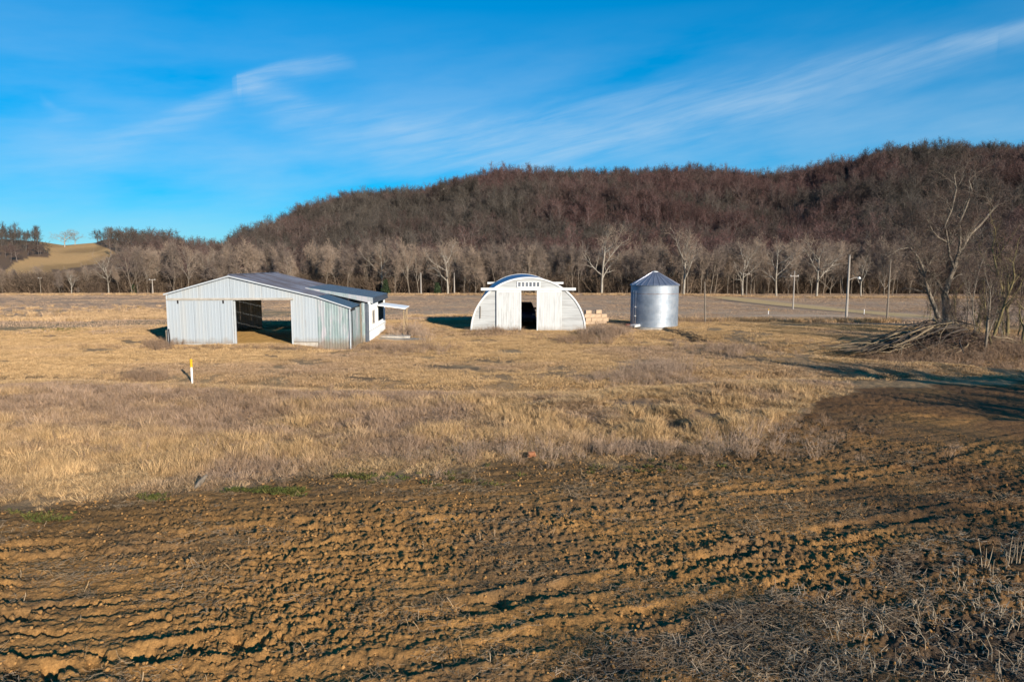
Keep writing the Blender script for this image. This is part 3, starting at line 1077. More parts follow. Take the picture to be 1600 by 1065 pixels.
    mb.tube([(14.95, 6.9, 1.7), (14.95, 9.2, 0.4)], 0.03, 5)
    mb.tube([(14.95, 9.2, 1.7), (14.95, 6.9, 0.4)], 0.03, 5)
    mb.build('cross_brace', 'tan_board', root)
    # inner frame: posts and rafters seen through the doorway
    for v in (3.6, 7.3):
        for u in (0.15, 9.75):
            mb = MB()
            mb.box(u - 0.08, u + 0.08, v - 0.08, v + 0.08, -0.3, top(u) - 0.06)
            mb.build('post', 'wood_grey', root)
        mb = MB()
        mb.bar((0.1, v, top(0.1) - 0.16), (PK[0], v, PK[1] - 0.16), 0.08, 0.2)
        mb.bar((PK[0], v, PK[1] - 0.16), (9.85, v, top(9.85) - 0.16), 0.08, 0.2)
        mb.build('rafter', 'wood_grey', root)
    mb = MB()
    mb.tube([(9.8, -0.1, top(9.8) - 0.1), (9.8, -0.1, top(9.8) - 0.1)], 0.01, 3)
    return root


build_barn()


def slab(name, px, py, w_, d_, h_, mat, label, cat, rz=0.0):
    p = at(px, py)
    mb = MB()
    mb.box(-w_ / 2, w_ / 2, -d_ / 2, d_ / 2, -0.15, h_)
    o = mb.build(name, mat, None, (p[0], p[1], p[2]), bevel=0.02)
    o.rotation_euler = (0, 0, rz)
    return tag(o, label, cat)


slab('concrete_pad', 618, 523.5, 2.6, 3.2, 0.06, 'concrete', 'low pale concrete pad on the ground under the white awning', 'concrete pad', BA)


# ------------------------------------------------------------------ arched hut
def build_hut():
    A_, B_ = 4.72, 4.35
    cx, cy = flat(825.5, 516)
    LEN = 16.6
    base = HS(cx, cy)
    root = empty('arched_hut', (cx, cy, 0), R(0.9),
                 'white-fronted arched metal hut with blue curved roof and sliding doors half open', 'arched hut')

    def arch(s, a=A_, b=B_):
        q = math.pi * s
        return (-a * math.cos(q), b * math.sin(q))
    N = 12
    # curved roof, a row of curved steel sheets, each its own piece
    nb_ = 9
    for k in range(N):
        mesh_cache = None
        for j in range(nb_):
            v0 = LEN * j / nb_ + 0.004
            v1 = LEN * (j + 1) / nb_ - 0.004
            mb = MB()
            sub = 3
            cols = 8
            grid = []
            for a in range(sub + 1):
                s = (k + a / sub) / N
                row = []
                for c in range(cols + 1):
                    off = 0.02 if c % 2 else 0.0
                    x, z = arch(s, A_ + off, B_ + off)
                    row.append((x, v0 + (v1 - v0) * c / cols, z - 0.02))
                grid.append(row)
            for a in range(sub):
                for c in range(cols):
                    mb.quad(grid[a][c], grid[a][c + 1], grid[a + 1][c + 1], grid[a + 1][c])
            mb.build('roof_sheet', 'hut_roof', root)
    # thick arch rim at front and back
    for v in (-0.10, LEN):
        mb = MB()
        n = 48
        for i in range(n):
            a0, a1 = arch(i / n, A_ + 0.03, B_ + 0.03), arch((i + 1) / n, A_ + 0.03, B_ + 0.03)
            b0, b1 = arch(i / n, A_ - 0.10, B_ - 0.10), arch((i + 1) / n, A_ - 0.10, B_ - 0.10)
            mb.hexa([(b0[0], v, b0[1]), (a0[0], v, a0[1]), (a0[0], v + 0.12, a0[1]), (b0[0], v + 0.12, b0[1]),
                     (b1[0], v, b1[1]), (a1[0], v, a1[1]), (a1[0], v + 0.12, a1[1]), (b1[0], v + 0.12, b1[1])])
        mb.build('arch_rim', 'white_trim', root)

    def zat(x):
        q = 1 - (x / (A_ - 0.1)) ** 2
        return (B_ - 0.1) * math.sqrt(max(q, 0))

    def board_wall(v, mat, xs, sgn):
        """lap boards laid level, clipped by the arch and by the door opening"""
        bh = 0.19
        nrows = int(B_ / bh) + 1
        for side in xs:
            xa, xb = side
            for r_ in range(nrows):
                z0, z1 = r_ * bh - 0.1, (r_ + 1) * bh - 0.1 - 0.006
                def half(z):
                    return (A_ - 0.07) * math.sqrt(max(1 - (max(z, 0) / (B_ - 0.07)) ** 2, 0)) if z < B_ - 0.07 else 0
                l0, l1 = half(z0), half(z1)
                a, b = max(xa, -l0), min(xb, l0)
                a1, b1 = max(xa, -l1), min(xb, l1)
                if b1 < a1:
                    a1 = b1 = (a1 + b1) / 2
                if b - a < 0.08 or (xa == OP[0] and z0 < OPZ):
                    continue
                mb = MB()
                o1, o0 = (0.0, -0.045) if sgn < 0 else (0.0, 0.045)
                zb = max(z0, OPZ) if xa == OP[0] else z0
                mb.quad((a, v + o0, zb), (b, v + o0, zb), (b1, v + o1, z1), (a1, v + o1, z1))
                mb.quad((a, v + o0, zb), (a, v - o0 * 0.5, zb), (b, v - o0 * 0.5, zb), (b, v + o0, zb))
                mb.build('wall_board', mat, root)
    OP = (-1.9, 1.9)
    OPZ = 3.35
    board_wall(0.0, 'siding', [(-A_, OP[0] - 0.0001), OP, (OP[1] + 0.0001, A_)], -1)
    board_wall(LEN - 0.06, 'siding', [(-A_, OP[0] - 0.0001), OP, (OP[1] + 0.0001, A_)], 1)
    # doors of upright boards, front pair; the gap runs x -0.65..0.75
    def door(x0, x1, v, sgn):
        d = empty_child('sliding_door', root)
        n = round((x1 - x0) / 0.2)
        for i in range(n):
            a = x0 + (x1 - x0) * i / n + 0.004
            b = x0 + (x1 - x0) * (i + 1) / n - 0.004
            mb = MB()
            jz = random.uniform(-0.015, 0.015)
            jv = random.uniform(-0.006, 0.006)
            mb.box(a, b, v - 0.02 + jv, v + 0.02 + jv, 0.02 + jz, 3.28)
            mb.build('board', 'white', d)
        mb = MB()
        e = x1 if x1 < 0.2 else x0
        mb.box(e - 0.05, e + 0.05, v - 0.055, v - 0.03, 0.02, 3.27)
        mb.box(x0 + 0.06, x1 - 0.06, v - 0.05, v - 0.03, 3.12, 3.26)
        mb.build('door_frame', 'white_trim', d)
    door(-2.62, -0.64, -0.17, -1)
    door(0.73, 2.74, -0.17, -1)
    door(-3.2, -1.25, LEN + 0.16, 1)
    door(1.75, 3.7, LEN + 0.16, 1)
    # long door rails that stick out past the arch, front and back
    for v, x0, x1 in ((-0.26, -3.88, 3.86), (LEN + 0.28, -3.7, 4.4)):
        mb = MB()
        mb.box(x0, x1, v, v + 0.06, 3.29, 3.46)
        mb.box(x0, x1, v - 0.03, v + 0.09, 3.465, 3.51)
        mb.build('door_rail', 'white_trim', root)
    for x in (-3.3, 3.3):
        for v, e in ((-0.2, 0.0), (LEN + 0.15, LEN + 0.3)):
            mb = MB()
            s = -1 if x < 0 else 1
            mb.bar((x * 0.72, v if v < 1 else LEN, 3.40), (x, v + (0.0 if v < 1 else 0.06), 3.40), 0.06, 0.08)
            mb.build('rail_bracket', 'white_trim', root)
    # row of little windows over the door
    wf = MB()
    wf.box(-0.95, 0.98, -0.09, -0.04, 3.52, 3.60)
    wf.box(-0.95, 0.98, -0.09, -0.04, 3.95, 4.02)
    for i in range(7):
        x = -0.95 + 1.83 * i / 6
        wf.box(x, x + 0.10, -0.088, -0.042, 3.602, 3.948)
    win = wf.build('window', 'white_trim', root)
    for i in range(6):
        x = -0.95 + 1.83 * i / 6 + 0.10
        mb = MB()
        mb.box(x + 0.002, x + 0.203, -0.062, -0.050, 3.602, 3.948)
        mb.build('pane', 'pane', win)
    mb = MB()
    mb.tube([(-3.95, -0.09, 1.0), (-3.93, -0.09, 2.0)], 0.035, 6)
    mb.build('downpipe', 'wood_grey', root)
    mb = MB()
    for i in range(5):
        a = -A_ + 2 * A_ * i / 5
        mb.box(a + 0.01, a + 2 * A_ / 5 - 0.01, -0.05, 0.05, -0.3, -0.09)
    mb.build('foundation', 'concrete', root)
    return (cx, cy)


def empty_child(name, parent):
    o = bpy.data.objects.new(name, None)
    COL.objects.link(o)
    o.parent = parent
    o.empty_display_size = 0.2
    return o


HUT = build_hut()


# ------------------------------------------------------------------ grain bin
def build_bin():
    p = at(1021.5, 510)
    cx, cy = p[0], p[1]
    zb = p[2]
    Rr = 36.5 * math.hypot(cx, cy) * math.cos(math.atan2(cx, cy)) / FPX
    HT = 3.62
    root = empty('grain_bin', (cx, cy, zb), 0, 'round galvanised steel grain bin with a low cone roof', 'grain bin')
    rings = 5
    per = 6
    for k in range(rings):
        z0 = 0.06 + HT * k / rings
        z1 = 0.06 + HT * (k + 1) / rings
        for j in range(per):
            a0 = 2 * math.pi * (j + 0.5 * (k % 2) + 0.07) / per
            a1 = a0 + 2 * math.pi / per - 0.004
            mb = MB()
            nz = 14
            na = 14
            g = []
            for i in range(nz + 1):
                rr = Rr + (0.008 if i % 2 else 0.0) + 0.002 * (k % 2)
                row = []
                for a in range(na + 1):
                    q = a0 + (a1 - a0) * a / na
                    row.append((rr * math.cos(q), rr * math.sin(q), z0 + (z1 - z0 - 0.006) * i / nz))
                g.append(row)
            for i in range(nz):
                for a in range(na):
                    mb.quad(g[i][a], g[i][a + 1], g[i + 1][a + 1], g[i + 1][a])
            mb.build('wall_sheet', 'bin', root, smooth=True)
    # seam bands with bolts, one of them rusted
    for k in range(1, rings):
        mb = MB()
        z = 0.06 + HT * k / rings
        n = 64
        for i in range(n):
            a0, a1 = 2 * math.pi * i / n, 2 * math.pi * (i + 1) / n
            r1 = Rr + 0.014
            mb.quad((r1 * math.cos(a0), r1 * math.sin(a0), z - 0.02), (r1 * math.cos(a1), r1 * math.sin(a1), z - 0.02),
                    (r1 * math.cos(a1), r1 * math.sin(a1), z + 0.012), (r1 * math.cos(a0), r1 * math.sin(a0), z + 0.012))
        mb.build('seam_band', 'rust' if k == rings - 1 else 'bin', root, smooth=True)
    # cone roof of ribbed wedge panels
    AP = HT + 1.22
    n = 24
    for i in range(n):
        a0, a1 = 2 * math.pi * i / n, 2 * math.pi * (i + 1) / n
        ro, ri = Rr + 0.09, 0.24
        zo, zi = HT + 0.05, AP - 0.02
        mb = MB()
        pr = []
        for t, up in ((0.0, 0), (0.04, 0.05), (0.10, 0), (0.97, 0)):
            q = a0 + (a1 - a0) * t
            pr.append(((ro * math.cos(q), ro * math.sin(q), zo + up), (ri * math.cos(q), ri * math.sin(q), zi + up * 0.6)))
        for (a, b), (c, d) in zip(pr[:-1], pr[1:]):
            mb.quad(a, c, d, b)
        mb.build('roof_panel', 'bin_roof', root)
    mb = MB()
    mb.tube([(0, 0, AP - 0.06), (0, 0, AP + 0.02), (0, 0, AP + 0.06)], [0.27, 0.27, 0.05], 20)
    mb.build('roof_cap', 'white_trim', root)
    mb = MB()
    n = 48
    for i in range(n):
        a0, a1 = 2 * math.pi * i / n, 2 * math.pi * (i + 1) / n
        for (ra, za, rb, zb_) in ((Rr + 0.03, HT + 0.0, Rr + 0.1, HT + 0.03), (Rr + 0.1, HT + 0.03, Rr + 0.1, HT + 0.07)):
            mb.quad((ra * math.cos(a0), ra * math.sin(a0), za), (ra * math.cos(a1), ra * math.sin(a1), za),
                    (rb * math.cos(a1), rb * math.sin(a1), zb_), (rb * math.cos(a0), rb * math.sin(a0), zb_))
    mb.build('eave_ring', 'bin', root, smooth=True)
    # ladder on the shaded side
    q = R(-90 - 11 - 50)
    ux, uy = math.cos(q), math.sin(q)
    tx, ty = -uy, ux
    mb = MB()
    for s in (-0.16, 0.16):
        mb.tube([((Rr + 0.14) * ux + s * tx, (Rr + 0.14) * uy + s * ty, 0.4), ((Rr + 0.14) * ux + s * tx, (Rr + 0.14) * uy + s * ty, HT - 0.4)], 0.018, 5)
    for i in range(9):
        z = 0.6 + i * 0.3
        mb.tube([((Rr + 0.14) * ux - 0.16 * tx, (Rr + 0.14) * uy - 0.16 * ty, z), ((Rr + 0.14) * ux + 0.16 * tx, (Rr + 0.14) * uy + 0.16 * ty, z)], 0.012, 4)
    mb.build('ladder', 'chrome', root)
    for dz in (1.0, 1.8):
        mb = MB()
        mb.tube([(Rr * ux, Rr * uy, dz), ((Rr + 0.15) * ux, (Rr + 0.15) * uy, dz)], 0.05, 6)
        mb.build('ladder_bracket', 'white_trim', root)
    mb = MB()
    mb.tube([(0, 0, -0.3), (0, 0, 0.05)], Rr + 0.06, 40)
    mb.build('foundation', 'concrete', root)
    # unloading spout at the foot
    q = R(-90 - 11 - 42)
    ux, uy = math.cos(q), math.sin(q)
    mb = MB()
    mb.bar((Rr * ux, Rr * uy, 0.22), ((Rr + 0.7) * ux, (Rr + 0.7) * uy, 0.16), 0.6, 0.2)
    mb.build('spout', 'white_trim', root, bevel=0.02)
    # small dark red motor lying left of the bin
    m = empty('electric_motor', (cx - Rr - 0.35, cy - 0.5, HS(cx - Rr - 0.35, cy - 0.5)), 0.5,
              'small dark red motor lying in the grass left of the grain bin', 'motor')
    mb = MB()
    mb.tube([(-0.25, 0, 0.2), (0.25, 0, 0.2)], 0.16, 10)
    mb.build('housing', 'red_dark', m)
    mb = MB()
    mb.box(-0.28, 0.28, -0.14, 0.14, 0.0, 0.05)
    mb.build('base', 'dark', m)
    mb = MB()
    mb.tube([(0.25, 0, 0.2), (0.34, 0, 0.2)], [0.13, 0.13], 10)
    mb.build('pulley', 'white_trim', m)


build_bin()


# ------------------------------------------------------------------ pickup truck inside the hut
def build_truck():
    px_ = 820
    y = HUT[1] + 5.2
    x = (px_ - 800) / FPX * y * 1.0
    root = empty('pickup_truck', (x, y, HS(x, y)), R(0.9), 'dark blue pickup truck parked nose out inside the arched hut', 'pickup truck')
    W = 1.0
    # body as a lofted side profile (v along the truck, z height), front at v=0
    low = [(0.0, 0.42), (0.0, 0.98), (0.12, 1.12), (1.35, 1.22), (1.5, 1.24), (3.6, 1.26), (3.62, 1.30), (5.5, 1.32), (5.55, 0.6), (5.45, 0.42)]
    mb = MB()
    rows = []
    for s, ins in ((-1, 0.03), (-1, 0.0), (1, 0.0), (1, 0.03)):
        pass
    for sx_ in (-1, 1):
        b = len(mb.v)
        mb.v += [(sx_ * W, v, z) for v, z in low]
        f = tuple(b + i for i in range(len(low)))
        mb.f.append(f if sx_ < 0 else f[::-1])
    n = len(low)
    for i in range(n):
        j = (i + 1) % n
        mb.f.append((i, i + n, j + n, j)[::-1])
    mb.build('body', 'truck', root, bevel=0.06)
    mb = MB()
    mb.hexa([(-0.93, 1.42, 1.25), (0.93, 1.42, 1.25), (0.93, 3.62, 1.26), (-0.93, 3.62, 1.26),
             (-0.72, 2.10, 1.88), (0.72, 2.10, 1.88), (0.72, 3.35, 1.88), (-0.72, 3.35, 1.88)])
    mb.build('cab', 'truck', root, bevel=0.05)
    mb = MB()
    mb.hexa([(-0.82, 1.44, 1.30), (0.82, 1.44, 1.30), (0.82, 1.46, 1.30), (-0.82, 1.46, 1.30),
             (-0.66, 2.00, 1.82), (0.66, 2.00, 1.82), (0.66, 2.04, 1.82), (-0.66, 2.04, 1.82)])
    mb.build('windscreen', 'glass', root)
    for s in (-1, 1):
        mb = MB()
        mb.hexa([(s * 0.935, 1.75, 1.30), (s * 0.945, 1.75, 1.30), (s * 0.945, 3.4, 1.30), (s * 0.935, 3.4, 1.30),
                 (s * 0.765, 2.2, 1.80), (s * 0.775, 2.2, 1.80), (s * 0.775, 3.25, 1.80), (s * 0.765, 3.25, 1.80)])
        mb.build('side_window', 'glass', root)
        mb = MB()
        mb.box(s * 1.02 - 0.02 * s - 0.10, s * 1.02 + 0.10 + 0.02 * s, 1.62, 1.70, 1.28, 1.46)
        mb.build('mirror', 'dark', root, bevel=0.02)
        mb = MB()
        mb.box(s * 0.80 - 0.14, s * 0.80 + 0.14, -0.03, 0.03, 0.86, 1.02)
        mb.build('headlight', 'lamp', root, bevel=0.02)
        for v in (0.95, 4.5):
            wh = MB()
            wh.tube([(s * 0.80, v, 0.39), (s * 1.02, v, 0.39)], 0.39, 20)
            o = wh.build('wheel', 'rubber', root)
            rm = MB()
            rm.tube([(s * 1.0, v, 0.39), (s * 1.035, v, 0.39)], 0.23, 14)
            rm.build('rim', 'chrome', o)
    mb = MB()
    for i in range(4):
        mb.box(-0.6, 0.6, -0.03, 0.0, 0.62 + i * 0.1, 0.66 + i * 0.1)
    mb.build('grille', 'dark', root)
    mb = MB()
    mb.box(-0.98, 0.98, -0.12, 0.05, 0.40, 0.60)
    mb.build('bumper', 'dark', root, bevel=0.03)


build_truck()


# ------------------------------------------------------------------ stacked tan blocks beside the hut
def build_blocks():
    p = at(931, 507)
    root = empty('block_wall', p, R(4), 'low stack of tan blocks standing right of the arched hut', 'block stack')
    bw, bh, bd = 0.52, 0.34, 0.45
    shapes = []
    for k in range(3):
        mb = MB()
        mb.box(0, bw - 0.02, 0, bd - 0.02, 0, bh - 0.02)
        shapes.append(mb.mesh('block', 'block'))
    for row, (a, b) in enumerate([(-2, 2), (-2, 2), (-2, 2), (-2, 1)]):
        for i in range(a, b):
            for d in (0, 1):
                if row == 3 and (i == -1 or (d == 0 and i == 0)):
                    continue
                o = link('block', random.choice(shapes), root,
                         (i * bw + 0.25 * (row % 2) * bw + random.uniform(-.02, .02), d * bd + random.uniform(-.03, .03), -0.05 + row * bh))
                o.rotation_euler = (0, 0, random.uniform(-0.05, 0.05))


build_blocks()


# ------------------------------------------------------------------ poles, posts, markers
def pole(px, ytop, ybase, rad, mat, label, cat='utility pole', arm=None, lean=0.0, name='utility_pole', group=None, base_r=None, lamp=False):
    p = at(px, ybase)
    d = math.hypot(p[0], p[1])
    h = (CAMZ + ray(px, ytop)[2] / ray(px, ytop)[1] * p[1]) - p[2]
    root = empty(name, p, 0, label, cat, group)
    mb = MB()
    mb.tube([(0, 0, -0.4), (lean * h * 0.5, 0, h * 0.5), (lean * h, 0, h)], [rad * 1.25, rad, rad * 0.75], 8)
    mb.build('shaft', mat, root)
    if arm:
        za, wa = arm
        m2 = MB()
        m2.box(-wa + lean * za, wa + lean * za, -0.07, 0.07, za * h - 0.07, za * h + 0.07)
        c = m2.build('crossarm', mat, root)
        for s in (-0.85, 0.85):
            m3 = MB()
            m3.tube([(s * wa + lean * za, 0, za * h + 0.07), (s * wa + lean * za, 0, za * h + 0.24)], [0.05, 0.035], 6)
            m3.build('insulator', 'marker_white', c)
    if lamp:
        m2 = MB()
        m2.tube([(0, 0, 0.62 * h), (0.6, 0, 0.66 * h), (1.1, 0, 0.66 * h)], 0.035, 5)
        m2.build('lamp_arm', mat, root)
        m3 = MB()
        m3.tube([(1.1, 0, 0.66 * h - 0.12), (1.1, 0, 0.66 * h + 0.08)], [0.16, 0.07], 8)
        m3.build('lamp_head', 'marker_white', root)
    return root


pole(64, 433, 458.5, 0.09, 'wood_grey', 'thin grey utility pole far left beside the road', arm=(0.93, 0.5))
pole(239, 436, 459, 0.13, 'wood_pale', 'pale utility pole with a crossarm just left of the barn', arm=(0.95, 0.9))
pole(569, 432, 456, 0.14, 'wood_grey', 'grey pole rising behind the blue lean-to roof of the barn')
pole(658, 426, 460, 0.16, 'wood_pale', 'pale bare pole between the barn and the arched hut, left one of two close poles')
pole(710, 426, 459, 0.16, 'wood_pale', 'pale pole left of the arched hut, beside a slightly taller one')
pole(725.5, 421, 456, 0.13, 'wood_grey', 'thin tall grey pole just left of the arched hut')
pole(769, 429, 456, 0.12, 'wood_grey', 'thin grey pole whose tip shows above the left end of the hut rail')
pole(1166, 427, 463, 0.15, 'wood_grey', 'grey T-shaped utility pole at the start of the grassy waterway', arm=(0.97, 0.7))
pole(1212, 427, 464, 0.17, 'wood_grey', 'leaning grey pole at the wood edge, second right of the grain bin group', lean=-0.03)
pole(1239, 423, 483, 0.12, 'wood_pale', 'pale utility pole with crossarm standing by the grassy waterway', arm=(0.86, 0.8))
pole(1322, 398, 502, 0.115, 'wood_pale', 'tall white weathered utility pole with a lamp arm, tallest in the field', lamp=True)
pole(1386, 405, 497, 0.13, 'wood_grey', 'tall thin brown pole left of the brush pile')
pole(1102, 440, 504, 0.07, 'wood_grey', 'thin leaning pole standing right of the grain bin', cat='pole', lean=-0.045, name='pole')


def marker(px, ytop, ybase, label, cap=0.33, white=True):
    p = at(px, ybase)
    h = (CAMZ + ray(px, ytop)[2] / ray(px, ytop)[1] * p[1]) - p[2]
    root = empty('marker_post', p, 0, label, 'marker post')
    rad = 0.045
    mb = MB()
    mb.tube([(0, 0, -0.3), (0, 0, h * (1 - cap))], rad, 10)
    mb.build('post', 'marker_white', root, smooth=False)
    mb = MB()
    mb.tube([(0, 0, h * (1 - cap)), (0, 0, h * 0.90), (0, 0, h * 0.91), (0, 0, h * 0.93), (0, 0, h * 0.98), (0, 0, h)],
            [rad * 1.35, rad * 1.35, rad * 0.9, rad * 1.5, rad * 1.4, rad * 0.5], 12)
    mb.build('cap', 'yellow' if white else 'marker_white', root)


marker(300.5, 560.5, 600.5, 'white pipeline marker post with a yellow top in the grass before the barn')
marker(1200.5, 482, 491, 'short yellow and white marker post far off in the ploughed field')
marker(1350, 483, 491, 'short white marker post in the field right of the tall white pole', white=False)

for (px, yt, yb, r_, lab) in ((265.0, 515, 541, 0.075, 'short weathered wooden fence post at the left corner of the barn'),
                              (269.0, 513, 543, 0.055, 'darker thin fence post touching the left end of the sliding door')):
    p = at(px, yb)
    h = (CAMZ + ray(px, yt)[2] / ray(px, yt)[1] * p[1]) - p[2]
    mb = MB()
    mb.tube([(0, 0, -0.3), (0.01, 0, h * 0.5), (-0.02, 0.01, h)], [r_, r_ * 0.95, r_ * 0.8], 7)
    o = mb.build('fence_post', 'wood_grey' if r_ > 0.06 else 'dark', None, (p[0], p[1] - 0.3, p[2]))
    tag(o, lab, 'fence post')


# ------------------------------------------------------------------ trees
class TreeGen:
    def __init__(self, seed):
        self.r = random.Random(seed)
        self.seg = {0: [], 1: []}          # 0 trunk, 1 limbs
        self.tw = []

    def grow(self, p, d, length, rad, lvl, P):
        r = self.r
        n = P['segs'][lvl]
        pts = [p]
        rads = [rad]
        dirs = [d]
        end = rad * P['taper'][lvl]
        cur = d.copy()
        for i in range(n):
            cur = (cur + Vector((r.gauss(0, 1), r.gauss(0, 1), r.gauss(0, 1))) * P['wob'][lvl] + Vector((0, 0, 1)) * P['up'][lvl]).normalized()
            q = pts[-1] + cur * (length / n)
            rr = rad + (end - rad) * (i + 1) / n
            self.seg[0 if lvl == 0 else 1].append((pts[-1], q, rads[-1], rr, lvl))
            pts.append(q)
            rads.append(rr)
            dirs.append(cur.copy())
        last = P['levels'] - 1
        if lvl < last:
            k = P['kids'][lvl]
            for c in range(k):
                t = P['start'][lvl] + (1 - P['start'][lvl]) * (c + r.random()) / k
                f = min(t * n, n - 1e-3)
                i = int(f)
                pos = pts[i].lerp(pts[i + 1], f - i)
                rr = rads[i] + (rads[i + 1] - rads[i]) * (f - i)
                az = c * 2.4 + r.uniform(-0.6, 0.6)
                ang = R(r.uniform(*P['ang'][lvl]))
                dd = dirs[i + 1]
                a = dd.orthogonal().normalized()
                b = dd.cross(a)
                nd = (dd * math.cos(ang) + (a * math.cos(az) + b * math.sin(az)) * math.sin(ang)).normalized()
                ln = length * r.uniform(*P['len'][lvl]) * (1 - P['shrink'][lvl] * t)
                self.grow(pos, nd, ln, min(rr * 0.75, rr * P['rk'][lvl]), lvl + 1, P)
            # leader
            self.grow(pts[-1], dirs[-1], length * P['lead'][lvl], end, lvl + 1, P)
        else:
            m = P['twigs']
            for c in range(m):
                t = (c + r.random()) / m
                f = min(t * n, n - 1e-3)
                i = int(f)
                pos = pts[i].lerp(pts[i + 1], f - i)
                dd = dirs[i + 1]
                rv = Vector((r.gauss(0, 1), r.gauss(0, 1), r.gauss(0, 1) + 0.25)).normalized()
                nd = (dd * 0.8 + rv * 0.8).normalized()
                ln = P['tl'] * r.uniform(0.5, 1.2)
                q = pos + nd * ln
                self.tw.append((pos, q, P['tw']))
                for e in range(P['sub']):
                    s = pos.lerp(q, r.uniform(0.2, 0.9))
                    rv = Vector((r.gauss(0, 1), r.gauss(0, 1), r.gauss(0, 1) + 0.15)).normalized()
                    self.tw.append((s, s + (nd * 0.6 + rv).normalized() * ln * r.uniform(0.35, 0.7), P['tw'] * 0.7))

    def seg_mesh(self, name, which, mat, sides=(7, 5, 4, 3, 3)):
        V, F = [], []
        base = 0
        by = {}
        for s in self.seg[which]:
            by.setdefault(sides[min(s[4], len(sides) - 1)], []).append(s)
        Vs, Fs = [], []
        for n, L_ in by.items():
            A = np.array([s[0] for s in L_], float)
            B = np.array([s[1] for s in L_], float)
            ra = np.array([s[2] for s in L_])
            rb = np.array([s[3] for s in L_])
            D = B - A
            D /= np.linalg.norm(D, axis=1)[:, None] + 1e-9
            ref = np.where(np.abs(D[:, :1]) < 0.8, np.array([[1.0, 0, 0]]), np.array([[0, 1.0, 0]]))
            S = np.cross(D, ref)
            S /= np.linalg.norm(S, axis=1)[:, None]
            U = np.cross(D, S)
            q = 2 * math.pi * np.arange(n) / n
            ring = S[:, None, :] * np.cos(q)[None, :, None] + U[:, None, :] * np.sin(q)[None, :, None]
            Va = A[:, None, :] + ring * ra[:, None, None]
            Vb = B[:, None, :] + ring * rb[:, None, None]
            VV = np.concatenate([Va, Vb], 1).reshape(-1, 3)
            m = len(L_)
            k = np.arange(n)
            f = np.stack([k, (k + 1) % n, (k + 1) % n + n, k + n], 1)
            FF = (f[None] + (np.arange(m) * 2 * n)[:, None, None]).reshape(-1, 4) + base
            base += len(VV)
            Vs.append(VV)
            Fs.append(FF)
        return mesh_np(name, np.concatenate(Vs), np.concatenate(Fs), mat, smooth=True)

    def twig_mesh(self, name, mat, arr=None):
        A = np.array([t[0] for t in self.tw], float)
        B = np.array([t[1] for t in self.tw], float)
        W = np.array([t[2] for t in self.tw])
        rg = np.random.default_rng(5)
        D = B - A
        S = np.cross(D, rg.normal(size=A.shape))
        S /= np.linalg.norm(S, axis=1)[:, None] + 1e-9
        S *= W[:, None] * 0.5
        mid = (A + B) / 2 + rg.normal(size=A.shape) * np.linalg.norm(D, axis=1)[:, None] * 0.06
        V = np.stack([A - S, A + S, mid + S * 0.7, mid - S * 0.7, B], 1).reshape(-1, 3)
        m = len(A) * 5
        o = np.arange(len(A)) * 5
        F = np.concatenate([np.stack([o, o + 1, o + 2], 1), np.stack([o, o + 2, o + 3], 1), np.stack([o + 3, o + 2, o + 4], 1)])
        return mesh_np(name, V, F, mat)


def P_line(h):      # flood-plain trees at the field edge
    return dict(levels=4, segs=(6, 5, 4, 3), taper=(0.45, 0.4, 0.4, 0.3), wob=(0.05, 0.13, 0.18, 0.2), up=(0.02, 0.10, 0.07, 0.05),
                kids=(8, 5, 4), start=(0.28, 0.25, 0.2), ang=((14, 42), (22, 48), (25, 55)), len=((0.55, 0.85), (0.42, 0.62), (0.4, 0.6)),
                shrink=(0.40, 0.4, 0.3), lead=(0.30, 0.4, 0.4), rk=(0.55, 0.6, 0.6), twigs=5, sub=1, tl=1.5, tw=0.055)


def make_tree(seed, h, rad, P, mats, lean=(0, 0), sides=(7, 5, 4, 3, 3)):
    g = TreeGen(seed)
    d = Vector((lean[0], lean[1], 1)).normalized()
    g.grow(Vector((0, 0, -0.3)), d, h, rad, 0, P)
    return (g.seg_mesh('trunk', 0, mats[0], sides), g.seg_mesh('limbs', 1, mats[1], sides), g.twig_mesh('twigs', mats[2]))


def place_tree(var, p, rz, s, label, group=None, name='bare_tree', cat='tree', sx_=1.0):
    root = empty(name, p, rz, label, cat, group)
    root.scale = (s * sx_, s * sx_, s)
    for nm, me in zip(('trunk', 'limbs', 'twigs'), var):
        link(nm, me, root)
    return root


LINE_VARS = []
NLV = 11
for i in range(NLV):
    mats = (M['bark_brown'], M['bark_brown'], M['twig_line'] if i % 2 else M['twig_dark'])
    if i in (1, 4, 5, 8):
        mats = (M['bark_brown'], M['bark_pale'], M['twig_line'])
    Pp = P_line(10)
    if i in (2, 6, 9):
        Pp.update(kids=(9, 5, 3), start=(0.45, 0.3, 0.2), ang=((10, 28), (20, 40), (25, 50)), len=((0.3, 0.5), (0.4, 0.6), (0.4, 0.6)))
    if i in (7, 10):
        Pp.update(kids=(5, 6, 4), start=(0.12, 0.2, 0.2), ang=((12, 34), (25, 50), (25, 55)), len=((0.75, 1.0), (0.4, 0.55), (0.4, 0.6)))
    if i in (0, 3, 5):
        Pp.update(start=(0.10, 0.25, 0.2), kids=(12, 4, 4), len=((0.35, 0.6), (0.42, 0.62), (0.4, 0.6)))
    LINE_VARS.append(make_tree(100 + i, 9.5 + (i % 3), 0.13 + 0.03 * (i % 3), Pp, mats))
PALE_VARS = []
